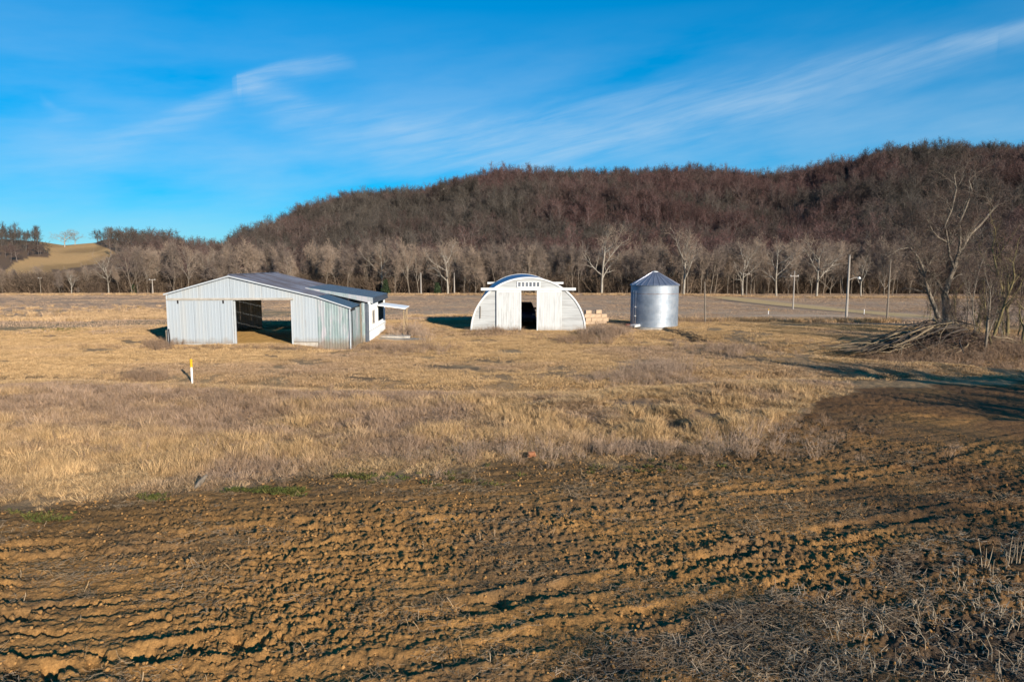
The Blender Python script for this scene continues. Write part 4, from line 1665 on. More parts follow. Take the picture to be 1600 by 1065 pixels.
for i in range(4):
    Pp = P_line(10)
    Pp.update(kids=(6, 6, 4), start=(0.34, 0.22, 0.2), ang=((30, 58), (28, 56), (25, 55)), len=((0.6, 0.9), (0.45, 0.62), (0.4, 0.6)), twigs=3, tw=0.04, shrink=(0.35, 0.4, 0.3), rk=(0.72, 0.62, 0.6))
    PALE_VARS.append(make_tree(200 + i, 8.6 + i * 0.4, 0.27, Pp, (M['bark_pale'], M['bark_pale'], M['twig_line'])))
    TREE_H = None

# pale sycamores that stand out of the tree line: (px, base y, top y)
pale = [(940, 459, 352, 'white-limbed sycamore with a wide crown above the gap right of the arched hut'),
        (1068, 461, 352, 'pale-limbed sycamore just behind and right of the grain bin'),
        (1160, 462, 372, 'pale tree with a fan crown behind the T-shaped pole'),
        (1213, 463, 368, 'pale crooked sycamore behind the leaning pole right of the grain bin'),
        (1276, 463, 366, 'pale round-crowned tree standing at the field edge left of the tall white pole'),
        (1345, 462, 395, 'small pale tree behind the lamp arm of the tall white pole'),
        (340, 458, 388, 'pale sycamore in the tree line above the left half of the barn roof'),
        (597, 458, 375, 'pale slender tree rising behind the right end of the barn roof'),
        (700, 459, 372, 'pale forked tree in the tree line above the left bare poles'),
        (112, 459, 418, 'pale-trunked tree in the tree line below the open tan hillside'),
        (170, 458, 392, 'pale forked tree near the dark green bush at the tree line'),
        (40, 455, 422, 'low pale scrubby tree at the far left edge of the tree line')]
for i, (px, yb, yt, lab) in enumerate(pale):
    p = at(px, yb)
    v = PALE_VARS[i % 4]
    h = (CAMZ + ray(px, yt)[2] / ray(px, yt)[1] * p[1]) - p[2]
    zt = max(q.co.z for q in v[1].vertices)
    place_tree(v, p, random.uniform(0, 6.28), h / zt, lab, name='sycamore_tree')

secs = [(-160, 265, 'bare tree in the wood edge left of the barn, beyond the stubble field', 'trees of the wood edge left of the barn'),
        (265, 640, 'bare brown tree in the wood edge seen over the barn roof', 'trees of the wood edge behind the barn'),
        (640, 985, 'bare brown tree in the wood edge behind the arched hut', 'trees of the wood edge behind the hut'),
        (985, 1330, 'bare brown tree in the wood edge behind the grain bin and the poles', 'trees of the wood edge behind the bin'),
        (1330, 1780, 'bare brown tree in the dark wood edge behind the brush pile', 'trees of the wood edge at the right')]
for x0, x1, lab, grp in secs:
    px = x0
    while px < x1:
        yb = random.uniform(454.5, 460.0) + (1.5 if px > 1000 else 0)
        p = at(px, yb)
        v = LINE_VARS[random.randrange(NLV)]
        yt = random.gauss(381, 9) + (10 if px < 260 else 0) + (random.uniform(24, 42) if px < 190 else 0)
        h = (CAMZ + ray(px, yt)[2] / ray(px, yt)[1] * p[1]) - p[2]
        zt = v[1]['zt'] if 'zt' in v[1] else None
        if zt is None:
            co = np.zeros(len(v[1].vertices) * 3)
            v[1].vertices.foreach_get('co', co)
            zt = float(co[2::3].max())
            v[1]['zt'] = zt
        o = place_tree(v, p, random.uniform(0, 6.28), h / zt * random.uniform(0.82, 1.05), lab, grp, sx_=random.uniform(0.7, 1.15))
        o.rotation_euler = (random.gauss(0, 0.07), random.gauss(0, 0.07), random.uniform(0, 6.28))
        px += random.uniform(4.2, 11.5) * (1.9 if px < 190 else 1)


# ------------------------------------------------------------------ scatter by geometry nodes (only for what nobody could count)
def scatter(name, pts, protos, label, cat, rot=None, scl=None, tint=None, kind='stuff', sclv=None):
    n = len(pts)
    me = bpy.data.meshes.new(name)
    me.vertices.add(n)
    me.vertices.foreach_set('co', np.asarray(pts, np.float32).ravel())

    def attr(nm, typ, arr, fld):
        a = me.attributes.new(nm, typ, 'POINT')
        a.data.foreach_set(fld, np.asarray(arr).ravel())
    if rot is None:
        rot = np.stack([np.zeros(n), np.zeros(n), RNG.uniform(0, 6.283, n)], 1)
    attr('rot', 'FLOAT_VECTOR', rot.astype(np.float32), 'vector')
    if sclv is None:
        s = np.ones(n) if scl is None else scl
        sclv = np.stack([s, s, s], 1)
    attr('scl', 'FLOAT_VECTOR', sclv.astype(np.float32), 'vector')
    attr('idx', 'INT', RNG.integers(0, len(protos), n).astype(np.int32), 'value')
    attr('tint', 'FLOAT', (np.zeros(n) if tint is None else tint).astype(np.float32), 'value')
    o = link(name, me)
    tag(o, label, cat, kind=kind)
    ng = bpy.data.node_groups.new(name, 'GeometryNodeTree')
    ng.interface.new_socket('Geometry', in_out='INPUT', socket_type='NodeSocketGeometry')
    ng.interface.new_socket('Geometry', in_out='OUTPUT', socket_type='NodeSocketGeometry')
    N, Lk = ng.nodes, ng.links
    gi, go = N.new('NodeGroupInput'), N.new('NodeGroupOutput')
    iop = N.new('GeometryNodeInstanceOnPoints')
    m2p = N.new('GeometryNodeMeshToPoints')
    Lk.new(gi.outputs[0], m2p.inputs[0])
    Lk.new(m2p.outputs[0], iop.inputs['Points'])
    jg = N.new('GeometryNodeJoinGeometry')
    for pm in protos:
        po = bpy.data.objects.new(name + '_piece', pm)
        oi = N.new('GeometryNodeObjectInfo')
        oi.inputs['Object'].default_value = po
        oi.inputs['As Instance'].default_value = True
        Lk.new(oi.outputs['Geometry'], jg.inputs[0])
    Lk.new(jg.outputs[0], iop.inputs['Instance'])
    iop.inputs['Pick Instance'].default_value = True

    def named(nm, typ):
        a = N.new('GeometryNodeInputNamedAttribute')
        a.data_type = typ
        a.inputs['Name'].default_value = nm
        return a.outputs[0]
    Lk.new(named('idx', 'INT'), iop.inputs['Instance Index'])
    e2r = N.new('FunctionNodeEulerToRotation')
    Lk.new(named('rot', 'FLOAT_VECTOR'), e2r.inputs[0])
    Lk.new(e2r.outputs[0], iop.inputs['Rotation'])
    Lk.new(named('scl', 'FLOAT_VECTOR'), iop.inputs['Scale'])
    Lk.new(iop.outputs[0], go.inputs[0])
    md = o.modifiers.new('scatter', 'NODES')
    md.node_group = ng
    return o


def merge_np(parts, mats):
    """join several meshes into one with a material each"""
    Vs, Fs3, mi = [], [], []
    b = 0
    for k, me in enumerate(parts):
        co = np.zeros(len(me.vertices) * 3, np.float32)
        me.vertices.foreach_get('co', co)
        me.calc_loop_triangles()
        tr = np.zeros(len(me.loop_triangles) * 3, np.int32)
        me.loop_triangles.foreach_get('vertices', tr)
        Vs.append(co.reshape(-1, 3))
        Fs3.append(tr.reshape(-1, 3) + b)
        mi.append(np.full(len(tr) // 3, k, np.int32))
        b += len(me.vertices)
    me = mesh_np('forest_tree', np.concatenate(Vs), np.concatenate(Fs3))
    for m_ in mats:
        me.materials.append(m_)
    me.polygons.foreach_set('material_index', np.concatenate(mi))
    me.update()
    return me


# hillside wood
P_for = dict(levels=3, segs=(5, 4, 3), taper=(0.4, 0.4, 0.3), wob=(0.06, 0.15, 0.2), up=(0.02, 0.07, 0.04),
             kids=(10, 5), start=(0.38, 0.2), ang=((35, 72), (28, 60)), len=((0.50, 0.72), (0.45, 0.7)),
             shrink=(0.25, 0.3), lead=(0.22, 0.4), rk=(0.6, 0.6), twigs=6, sub=2, tl=1.4, tw=0.085)
FOR = []
for i in range(8):
    if i >= 5:
        P_for.update(kids=(8, 5), start=(0.42, 0.2), ang=((18, 42), (25, 50)), len=((0.35, 0.6), (0.45, 0.6)), lead=(0.35, 0.4))
    tr, lb, tw = make_tree(300 + i, 8.8 + (i % 3) * 0.9 + (2 if i >= 5 else 0), 0.26, P_for, (M['forest_wood'], M['forest_wood'], M['forest_twig']), sides=(5, 3, 3, 3))
    FOR.append(merge_np([tr, lb, tw], [M['forest_wood'], M['forest_wood'], M['forest_twig']]))


def forest():
    n = 19000
    t = RNG.uniform(R(-47), R(50), n)
    r = np.sqrt(RNG.uniform((R0 - 14) ** 2, 690 ** 2, n))
    x, y = r * np.sin(t), r * np.cos(t)
    keep = r < ridge_r(t) + 45
    x, y, r, t = x[keep], y[keep], r[keep], t[keep]
    keep = (open_hill(x, y, r, t) < 0.5) & ~((to_px(x, y, H(x, y))[0] < 195) & ((r < 345) | (RNG.random(len(r)) < 0.35)))
    x, y, r, t = x[keep], y[keep], r[keep], t[keep]
    z = H(x, y)
    tint = np.clip((fbm(x / 48, y / 48, 101, 3) - 0.40) * 4 + (fbm(x / 14, y / 14, 103, 2) - 0.5) * 1.2, 0, 1)
    # greyer wood on the crest and towards the left
    px, _ = to_px(x, y, z)
    tint = np.clip(tint + 0.55 * ss(0.80, 0.98, (r - R0) / (ridge_r(t) - R0)) + 0.35 * (1 - ss(520, 800, px)), 0, 1)
    s = RNG.uniform(0.55, 1.2, len(x))
    s *= (1 - 0.30 * (1 - ss(300, 420, px))) * (1 - 0.35 * (1 - ss(170, 230, px)))
    rot = np.stack([RNG.normal(0, 0.05, len(x)), RNG.normal(0, 0.05, len(x)), RNG.uniform(0, 6.283, len(x))], 1)
    scatter('hillside_wood', np.stack([x, y, z - 0.2], 1), FOR, 'leafless brown and purple wood covering the long hillside', 'wood',
            rot=rot, scl=s, tint=tint)


forest()


# undergrowth at the foot of the wood edge
def brush_proto(seed, h, w_, n, mat, tw):
    g = TreeGen(seed)
    r = random.Random(seed)
    for i in range(n):
        a = r.uniform(0, 6.283)
        q = r.random() ** 0.5 * w_
        p = Vector((q * math.cos(a), q * math.sin(a), 0))
        d = Vector((math.cos(a) * 0.35, math.sin(a) * 0.35, 1)) + Vector((r.gauss(0, .3), r.gauss(0, .3), 0))
        ln = h * r.uniform(0.4, 1.0)
        e = p + d.normalized() * ln
        g.tw.append((p, e, tw))
        for k in range(4):
            s = p.lerp(e, r.uniform(0.3, 0.95))
            g.tw.append((s, s + Vector((r.gauss(0, 1), r.gauss(0, 1), r.gauss(0.6, .6))).normalized() * ln * r.uniform(0.15, 0.35), tw * 0.7))
    return g.twig_mesh('brush', M[mat])


BR = [brush_proto(400 + i, 5.5, 2.4, 110, 'brush', 0.09) for i in range(3)]
pts, tint, scl = [], [], []
for i in range(3400):
    px = random.uniform(-260, 1900)
    rr = random.uniform(0, 1)
    p = at_r(px, 1.0)
    pts.append((px, rr))
base_y = {}
xs = np.linspace(-260, 1900, 60)
edge_r = np.array([math.hypot(*at(q, 457.5 + (1.0 if q > 1000 else 0))[:2]) for q in xs])
P3 = []
for px, rr in pts:
    er = np.interp(px, xs, edge_r)
    t = math.atan2((px - 800) / FPX, math.cos(PITCH))
    d = er - 1.0 + rr * 26
    P3.append((d * math.sin(t), d * math.cos(t)))
P3 = np.array(P3)
zz = H(P3[:, 0], P3[:, 1])
scatter('undergrowth', np.column_stack([P3, zz - 0.1]), BR, 'dense dark leafless undergrowth along the foot of the wood edge', 'undergrowth',
        scl=RNG.uniform(0.45, 1.35, len(P3)), tint=RNG.uniform(0.0, 0.9, len(P3)))


# cedars
def cedar(px, yb, yt, label):
    p = at(px, yb)
    h = (CAMZ + ray(px, yt)[2] / ray(px, yt)[1] * p[1]) - p[2]
    root = empty('cedar_tree', p, 0, label, 'cedar')
    mb = MB()
    mb.tube([(0, 0, -0.2), (0, 0, h * 0.9)], [0.14, 0.03], 6)
    mb.build('trunk', 'bark_brown', root)
    n = 2600
    t = RNG.uniform(0.04, 1, n) ** 0.9
    rad = h * 0.30 * (1 - t) ** 0.7 * RNG.uniform(0.4, 1.15, n) * (0.8 + 0.3 * np.sin(t * 40))
    a = RNG.uniform(0, 6.283, n)
    C0 = np.stack([rad * np.cos(a), rad * np.sin(a), t * h], 1)
    s = 0.22
    V = (C0[:, None, :] + RNG.normal(0, s, (n, 3, 3))).reshape(-1, 3)
    F = np.arange(n * 3).reshape(-1, 3)
    link('foliage', mesh_np('foliage', V, F, M['cedar']), root)


cedar(209, 458, 446, 'small dark green cedar left of the barn at the wood edge')
cedar(603, 459, 438, 'dark green cedar seen just past the right end of the barn roof')
cedar(683, 459, 443, 'dark green cedar between the two pale poles left of the hut')

# trees on the left skyline
for px, yt, rr, lab in ((112, 358, 415, 'lone round-headed bare tree on the skyline of the tan hillside'),
                        (128, 362, 425, 'smaller bare tree on the skyline just right of the round-headed one')):
    p = at_r(px, rr)
    v = PALE_VARS[0 if px < 120 else 2]
    h = (CAMZ + ray(px, yt)[2] / ray(px, yt)[1] * p[1]) - p[2]
    co = np.zeros(len(v[1].vertices) * 3)
    v[1].vertices.foreach_get('co', co)
    place_tree(v, p, 1.0, max(h, 7) / co[2::3].max(), lab, sx_=1.7)


# ------------------------------------------------------------------ near clump on the right
def P_near(twigs=6, tw=0.022):
    return dict(levels=4, segs=(8, 7, 5, 4), taper=(0.45, 0.35, 0.35, 0.25), wob=(0.07, 0.16, 0.2, 0.22), up=(0.03, 0.09, 0.06, 0.03),
                kids=(6, 6, 5), start=(0.28, 0.22, 0.15), ang=((25, 55), (25, 55), (25, 60)), len=((0.45, 0.7), (0.42, 0.62), (0.4, 0.6)),
                shrink=(0.35, 0.4, 0.3), lead=(0.42, 0.5, 0.5), rk=(0.6, 0.6, 0.55), twigs=twigs, sub=2, tl=0.55, tw=tw)


def big_tree():
    """the old double tree behind the brush pile: a thick short bole, a limb leaning left and one climbing right"""
    p = at(1481, 512)
    g = TreeGen(77)
    sc_ = math.hypot(p[0], p[1]) * math.cos(math.atan2(p[0], p[1])) / FPX   # metres per photo pixel there

    def pt(px, py, dy=0.0):
        return Vector(((px - 1481) * sc_, dy, (512 - py) * sc_))
    bole = [pt(1481, 520), pt(1480, 495, 0.05), pt(1478, 478, 0.1), pt(1473, 458, 0.15)]
    rb = [0.55, 0.42, 0.33, 0.26]
    for a, b, r1, r2 in zip(bole[:-1], bole[1:], rb[:-1], rb[1:]):
        g.seg[0].append((a, b, r1, r2, 0))
    limbs = [
        ([(1465, 497), (1457, 480), (1447, 460), (1440, 442), (1435, 425), (1425, 405), (1410, 388)], 0.24, -0.4),
        ([(1410, 388), (1395, 390), (1382, 398), (1370, 405)], 0.08, -0.6),
        ([(1437, 432), (1430, 420), (1425, 400), (1423, 380), (1412, 355)], 0.10, 0.3),
        ([(1473, 458), (1478, 440), (1484, 420), (1490, 398), (1497, 385), (1506, 368), (1522, 352), (1545, 322)], 0.27, 0.2),
        ([(1473, 458), (1463, 440), (1455, 430), (1444, 418), (1436, 404)], 0.15, 0.8),
        ([(1484, 420), (1474, 400), (1470, 380), (1462, 355), (1470, 330), (1474, 300), (1468, 278)], 0.14, -0.5),
        ([(1490, 398), (1492, 375), (1490, 350), (1500, 325), (1508, 300), (1503, 284)], 0.14, 0.6),
        ([(1470, 380), (1452, 372), (1440, 362), (1428, 345)], 0.09, -0.9),
        ([(1478, 440), (1488, 430), (1500, 428), (1512, 436)], 0.07, -0.5),
    ]
    P = P_near(3, 0.016)
    P.update(levels=3, segs=(5, 4, 3), kids=(6, 4), taper=(0.35, 0.35, 0.3), start=(0.15, 0.15), ang=((25, 55), (25, 55)),
             len=((0.5, 0.8), (0.45, 0.7)), wob=(0.16, 0.2, 0.2), up=(0.06, 0.03, 0.02), shrink=(0.3, 0.3), lead=(0.5, 0.5), rk=(0.6, 0.6))
    r = random.Random(5)
    for path, rad, dy in limbs:
        n = len(path)
        Q = [pt(x, y, dy * (i + 0.5) / n) for i, (x, y) in enumerate(path)]
        for i in range(n - 1):
            f0, f1 = 1 - 0.62 * i / (n - 1), 1 - 0.62 * (i + 1) / (n - 1)
            g.seg[1].append((Q[i], Q[i + 1], rad * f0 * 0.8, rad * f1 * 0.8, 1))
            if i >= 1:
                for k in range(3):
                    d = (Q[i + 1] - Q[i]).normalized() * 0.8 + Vector((r.gauss(0, .8), r.gauss(0, .8), r.gauss(0.3, .4)))
                    g.grow(Q[i].lerp(Q[i + 1], r.random()), d.normalized(), r.uniform(1.0, 2.4), min(max(rad * f1 * 0.35, 0.018), 0.05), 0, P)
    # move grown level-0 pieces to the limbs
    g.seg[1] += [(a, b, c, d, 2) for a, b, c, d, l in g.seg[0][3:]]
    g.seg[0] = g.seg[0][:3]
    root = empty('old_tree', p, 0, 'large grey double-limbed leafless tree behind the brush pile', 'tree')
    link('trunk', g.seg_mesh('trunk', 0, M['bark_near'], (10, 6, 4, 3)), root)
    link('limbs', g.seg_mesh('limbs', 1, M['bark_near'], (10, 6, 4, 3)), root)
    link('twigs', g.twig_mesh('twigs', M['twig_near']), root)


big_tree()
NEAR = []
for i in range(5):
    Pn = P_near(4, 0.020)
    if i < 3:
        Pn.update(kids=(6, 4, 3), len=((0.30, 0.5), (0.4, 0.6), (0.4, 0.6)), ang=((18, 42), (22, 50), (25, 60)))
    NEAR.append(make_tree(500 + i, 5.0 + 0.4 * i, 0.11 + 0.02 * (i % 3), Pn, (M['bark_moss'] if i % 2 == 0 else M['bark_near'], M['bark_moss'] if i % 2 == 0 else M['bark_near'], M['twig_near']), (0.04 * (i - 2), 0)))
    co = np.zeros(len(NEAR[-1][1].vertices) * 3)
    NEAR[-1][1].vertices.foreach_get('co', co)
    NEAR[-1][1]['zt'] = float(co[2::3].max())
clump = [(1497, 531, 420, 0, 'slim mossy tree forking low, directly right of the old double-limbed tree'),
         (1523, 529, 400, 2, 'second slim mossy tree right of the old double-limbed tree'),
         (1540, 552, 395, 1, 'slim straight tree standing forward of the clump at the right end of the brush pile'),
         (1551, 549, 412, 0, 'thin sapling right beside the forward straight tree'),
         (1562, 524, 380, 3, 'dark-trunked tree in the right clump with spreading side limbs'),
         (1573, 530, 310, 4, 'tall spreading mossy tree near the right edge of the picture'),
         (1597, 546, 350, 2, 'mossy tree cut by the right edge of the picture'),
         (1460, 505, 440, 1, 'thin young tree just left behind the old double-limbed tree')]
for px, yb, yt, vi, lab in clump:
    p = at(px, yb)
    v = NEAR[vi]
    h = (CAMZ + ray(px, yt)[2] / ray(px, yt)[1] * p[1]) - p[2]
    place_tree(v, p, random.uniform(0, 6.28), h / v[1]['zt'], lab)
rt = random.Random(14)
for i in range(46):
    px = rt.uniform(1435, 1680)
    yb = rt.uniform(506, 545) if px > 1485 else rt.uniform(500, 508)
    yt = rt.gauss(408, 36) if px > 1500 else rt.gauss(455, 14)
    p = at(px, yb)
    v = NEAR[rt.randrange(5)]
    h = (CAMZ + ray(px, yt)[2] / ray(px, yt)[1] * p[1]) - p[2]
    o = place_tree(v, p, rt.uniform(0, 6.28), max(h, 1.5) / v[1]['zt'], 'thin twiggy leafless tree in the tangled thicket at the right edge',
                   'thin trees of the thicket at the right edge', sx_=rt.uniform(0.6, 0.95))
    o.rotation_euler = (rt.gauss(0, 0.08), rt.gauss(0, 0.08), rt.uniform(0, 6.28))
# the rest of that tree belt, beyond the right edge of the picture: it throws the long shadows
Pb = P_near(6, 0.060)
Pb.update(kids=(7, 5, 4), start=(0.45, 0.2, 0.15), len=((0.45, 0.7), (0.42, 0.62), (0.4, 0.6)))
BELT = []
for i in range(3):
    BELT.append(make_tree(560 + i, 5.6, 0.2, Pb, (M['bark_near'], M['bark_near'], M['twig_near'])))
    co = np.zeros(len(BELT[-1][1].vertices) * 3)
    BELT[-1][1].vertices.foreach_get('co', co)
    BELT[-1][1]['zt'] = float(co[2::3].max())
belt = [(29, 19.2, 7.2), (32.5, 17.6, 7.4), (36, 15.2, 7.8), (39.6, 13.0, 8.2), (43, 11, 8.6), (47, 9, 9),
        (34.5, 12.4, 5.8), (29.5, 13.8, 5.2), (38, 9.5, 6.4), (25, 14.5, 4.8), (27.2, 14.2, 5.0), (32, 13, 5.6),
        (33, 4, 9), (37, 2, 10), (34, -4, 10), (30, -8, 9.5), (33, -10, 11), (26.5, -12.5, 10.5), (29, -15, 11), (23, -15.5, 10), (21, -19, 11)]
for i, (x, y, h) in enumerate(belt):
    v = BELT[(i * 2 + 1) % 3] if i < 12 else NEAR[(i * 2) % 5]
    place_tree(v, (x, y, HS(x, y)), i * 1.3, h / v[1]['zt'], 'leafless tree of the belt just outside the right edge of the picture',
               'trees of the belt outside the picture', sx_=0.95 if i < 12 else 1.15)


# ------------------------------------------------------------------ brush pile
def brush_pile():
    p0 = at(1440, 545)
    root = empty('brush_pile', p0, 0, 'large heap of dead branches and thin logs below the old tree', 'brush pile')
    sc_ = p0[1] / FPX
    r = random.Random(21)

    def loc(px, dy):
        return (px - 1440) * sc_
    n = 0
    for k in range(250):
        dark = r.random() < 0.5
        # branches fan out: butts high near px 1480, tips low towards px 1330
        bx = r.uniform(1380, 1520) if k < 130 else r.uniform(1450, 1590)
        by = r.uniform(-1.0, 1.6)
        env = 1.75 * math.exp(-((bx - 1478) / 70) ** 2) + 0.12
        bz = env * r.uniform(0.25, 1.0)
        if k < 130:
            ln = r.uniform(1.6, 4.6)
            ang = math.radians(r.gauss(202, 30))
        else:
            ln = r.uniform(0.9, 2.4)
            ang = r.uniform(0, 6.28)
        tx = (bx - 1440) * sc_ + math.cos(ang) * ln
        ty = by + math.sin(ang) * ln * 0.8
        a = Vector(((bx - 1440) * sc_, by, bz))
        b = Vector((tx, ty, max(0.04, bz - ln * r.uniform(0.18, 0.34))))
        mid = a.lerp(b, 0.5) + Vector((r.gauss(0, .16), r.gauss(0, .16), r.gauss(0.08, .14)))
        q1 = a.lerp(mid, 0.5) + Vector((0, 0, r.gauss(0, 0.04)))
        q2 = mid.lerp(b, 0.5) + Vector((r.gauss(0, .05), 0, r.gauss(0, 0.04)))
        pts_ = [a, q1, mid, q2, b]
        for q in pts_:
            q.z = max(q.z, HC(p0[0] + q.x, p0[1] + q.y) - p0[2] + 0.03)
        rad = r.uniform(0.014, 0.05) if k % 6 else r.uniform(0.05, 0.085)
        mb = MB()
        mb.tube(pts_, [rad, rad * 0.9, rad * 0.75, rad * 0.55, rad * 0.3], 6)
        o = mb.build('branch', 'branch_dark' if dark else 'branch_dead', root)
        n += 1
    # fine rubbish in the heap
    g = TreeGen(9)
    for k in range(4200):
        bx = r.gauss(1480, 60)
        x = (bx - 1440) * sc_
        y = r.uniform(-1.6, 2.0)
        env = 1.3 * math.exp(-((bx - 1485) / 65) ** 2) + 0.15
        z = r.uniform(0, env) + HC(p0[0] + x, p0[1] + y) - p0[2]
        a = Vector((x, y, z))
        g.tw.append((a, a + Vector((r.gauss(0, 1), r.gauss(0, .6), r.gauss(0, .35))).normalized() * r.uniform(0.3, 1.0), 0.022))
    o = link('loose_twigs', g.twig_mesh('loose_twigs', M['twig_near']), root)
    o['kind'] = 'stuff'


brush_pile()


# ------------------------------------------------------------------ grass, weeds, residue
def blade_mesh(name, seed, n, h, rad, w_, lean, mat, droop=0.35, hv=(0.5, 1.1)):
    rg = np.random.default_rng(seed)
    a = rg.uniform(0, 6.283, n)
    q = np.sqrt(rg.random(n)) * rad
    A = np.stack([q * np.cos(a), q * np.sin(a), np.full(n, -0.02)], 1)
    hh = h * rg.uniform(hv[0], hv[1], n)
    a2 = a + rg.normal(0, 0.8, n)
    ln = lean * rg.uniform(0.3, 1.3, n)
    D = np.stack([np.cos(a2) * ln, np.sin(a2) * ln, np.ones(n)], 1)
    D /= np.linalg.norm(D, axis=1)[:, None]
    mid = A + D * hh[:, None] * 0.55
    D2 = D + np.stack([np.cos(a2), np.sin(a2), -np.ones(n) * 0.6], 1) * (droop * rg.uniform(0.3, 1.6, n))[:, None]
    D2 /= np.linalg.norm(D2, axis=1)[:, None]
    tip = mid + D2 * hh[:, None] * 0.5
    f = rg.uniform(0, 6.283, n)
    S = np.stack([np.cos(f), np.sin(f), np.zeros(n)], 1) * (w_ * rg.uniform(0.7, 1.3, n))[:, None] * 0.5
    V = np.stack([A - S, A + S, mid + S * 0.8, mid - S * 0.8, tip], 1).reshape(-1, 3)
    o = np.arange(n) * 5
    F = np.concatenate([np.stack([o, o + 1, o + 2], 1), np.stack([o, o + 2, o + 3], 1), np.stack([o + 3, o + 2, o + 4], 1)])
    return mesh_np(name, V, F, M[mat])


def rnd_polar(n, r0, r1, t0=-44, t1=44):
    t = RNG.uniform(R(t0), R(t1), n)
    r = np.sqrt(RNG.uniform(r0 ** 2, r1 ** 2, n))
    return r * np.sin(t), r * np.cos(t), r, t


def bldg_mask(x, y):
    u = (x - BARN_O[0]) * math.cos(BA) + (y - BARN_O[1]) * math.sin(BA)
    v = -(x - BARN_O[0]) * math.sin(BA) + (y - BARN_O[1]) * math.cos(BA)
    inb = (u > -0.05) & (u < 13.0) & (v > -0.1) & (v < 11.2)
    inh = (np.abs(x - HUT[0] + 0.0157 * (y - HUT[1])) < 4.85) & (y > HUT[1] - 0.1) & (y < HUT[1] + 16.8)
    q = at(1021.5, 510)
    ind = np.hypot(x - q[0], y - q[1]) < 2.15
    pad = gauss(x, y, 628, 525, 2.2, 1.7) > 0.45
    return inb | inh | ind | pad


TALL = [blade_mesh('tall_grass', 600 + i, 46, 0.42, 0.17, 0.011, 0.28, 'grass') for i in range(4)]
MATD = [blade_mesh('matted_grass', 620 + i, 60, 0.26, 0.20, 0.010, 1.3, 'grass', 0.9) for i in range(4)]
SHORT = [blade_mesh('short_grass', 640 + i, 60, 0.13, 0.26, 0.012, 0.7, 'grass', 0.5) for i in range(4)]

# tall and matted grass of the bank
x, y, r, t = rnd_polar(84000, 13, 40)
sm = soil_mask(x, y)
s = y - crest(x)
pit = sum(gauss(x, y, *q[:4]) for q in PITS)
edge = soil_edge(np.arctan2(x, y))
ed = np.hypot(x, y) - edge
k = (sm < 0.9) & (RNG.random(len(x)) > sm * 1.1) & (RNG.random(len(x)) < 0.25 + 0.75 * ss(-0.5, 2.2, ed + 2.5 * (fbm(x / 1.1, y / 0.8, 137, 3) - 0.5))) & (s < 1.0) & (RNG.random(len(x)) > ss(9, 17, x) * 1.05) & (RNG.random(len(x)) > 1.6 * pit)
x, y, s, ed = x[k], y[k], s[k], ed[k]
dn = fbm(x / 2.2, y / 1.4, 111, 3)
tallness = np.clip(ss(0.36, 0.6, dn) * (0.55 + 0.6 * np.exp(-((s + 6.5) / 2.2) ** 2)), 0, 1)
z = H(x, y)
isT = RNG.random(len(x)) < tallness * 0.75
tn_ = np.clip((fbm(x / 3.5, y / 1.8, 113, 3) - 0.50) * 4.0 + 0.75 * ss(-6.5, -4.0, s) * (1 - ss(-1.5, -0.4, s)) * (1 - ss(0, 8, x)), 0, 1)
kk = isT
scatter('tall_grass', np.column_stack([x[kk], y[kk], z[kk]]), TALL, 'tall dry tan grass on the bank across the middle ground', 'grass',
        scl=(RNG.uniform(0.35, 1.0, len(x)) * (0.55 + 0.45 * ss(0.0, 2.5, ed)) * (0.5 + fbm(x / 0.9, y / 0.7, 139, 2)) * (1 - 0.45 * ss(-2.2, -0.6, s)))[kk], tint=tn_[kk])
kk = ~isT & (RNG.random(len(x)) < 0.8)
scatter('matted_grass', np.column_stack([x[kk], y[kk], z[kk]]), MATD, 'flattened tan grass lying between the taller tufts', 'grass',
        scl=RNG.uniform(0.6, 1.2, kk.sum()), tint=tn_[kk])

# short grass round the buildings
x, y, r, t = rnd_polar(105000, 26, 70)
k = (soil_mask(x, y) < 0.3) & (y > crest(x) + 0.6) & ~bldg_mask(x, y)
x, y, r = x[k], y[k], r[k]
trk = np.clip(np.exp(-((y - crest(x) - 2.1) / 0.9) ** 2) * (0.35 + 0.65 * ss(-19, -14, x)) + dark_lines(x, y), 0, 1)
k = (RNG.random(len(x)) > trk * 0.9) & (fbm(x / 2.4, y / 1.8, 117, 3) + RNG.normal(0, 0.07, len(x)) > 0.36)
x, y, r = x[k], y[k], r[k]
tn_ = np.clip((fbm(x / 9, y / 4, 119, 3) - 0.5) * 2.5, 0, 1)
scatter('short_grass', np.column_stack([x, y, H(x, y)]), SHORT, 'short dry tan pasture grass round the barn and the hut', 'grass',
        scl=RNG.uniform(0.5, 1.3, len(x)) * (0.45 + 1.2 * fbm(x / 1.8, y / 1.3, 123, 3)), tint=tn_)

# stubble of the fields beyond
SB = [blade_mesh('field_stubble', 690 + i, 60, 0.16, 1.3, 0.05, 0.5, 'stubble', 0.2) for i in range(3)]
x, y, r, t = rnd_polar(26000, 60, 232)
k = ~((r < 72) & (x > -20)) & ~bldg_mask(x, y)
x, y = x[k], y[k]
qx, qy = to_px(x, y, H(x, y))
WAY = [(1120, 460), (1200, 468), (1300, 479), (1430, 491), (1430, 499), (1300, 488), (1200, 480), (1120, 468)]
LANE = [(1040, 495), (1200, 491.5), (1340, 492), (1340, 495.5), (1200, 495), (1040, 499)]
k = ~in_poly(qx, qy, WAY) & ~in_poly(qx, qy, LANE)
x, y = x[k], y[k]
rw = 0.5 + 0.5 * np.sin((y * 0.82 + x * 0.25 + 6 * fbm(x / 60, y / 60, 77, 2)) * 0.9)
k = RNG.random(len(x)) < 0.25 + 0.75 * ss(0.35, 0.65, fbm(x / 40, y / 9, 133, 4)) * (0.5 + 0.5 * rw)
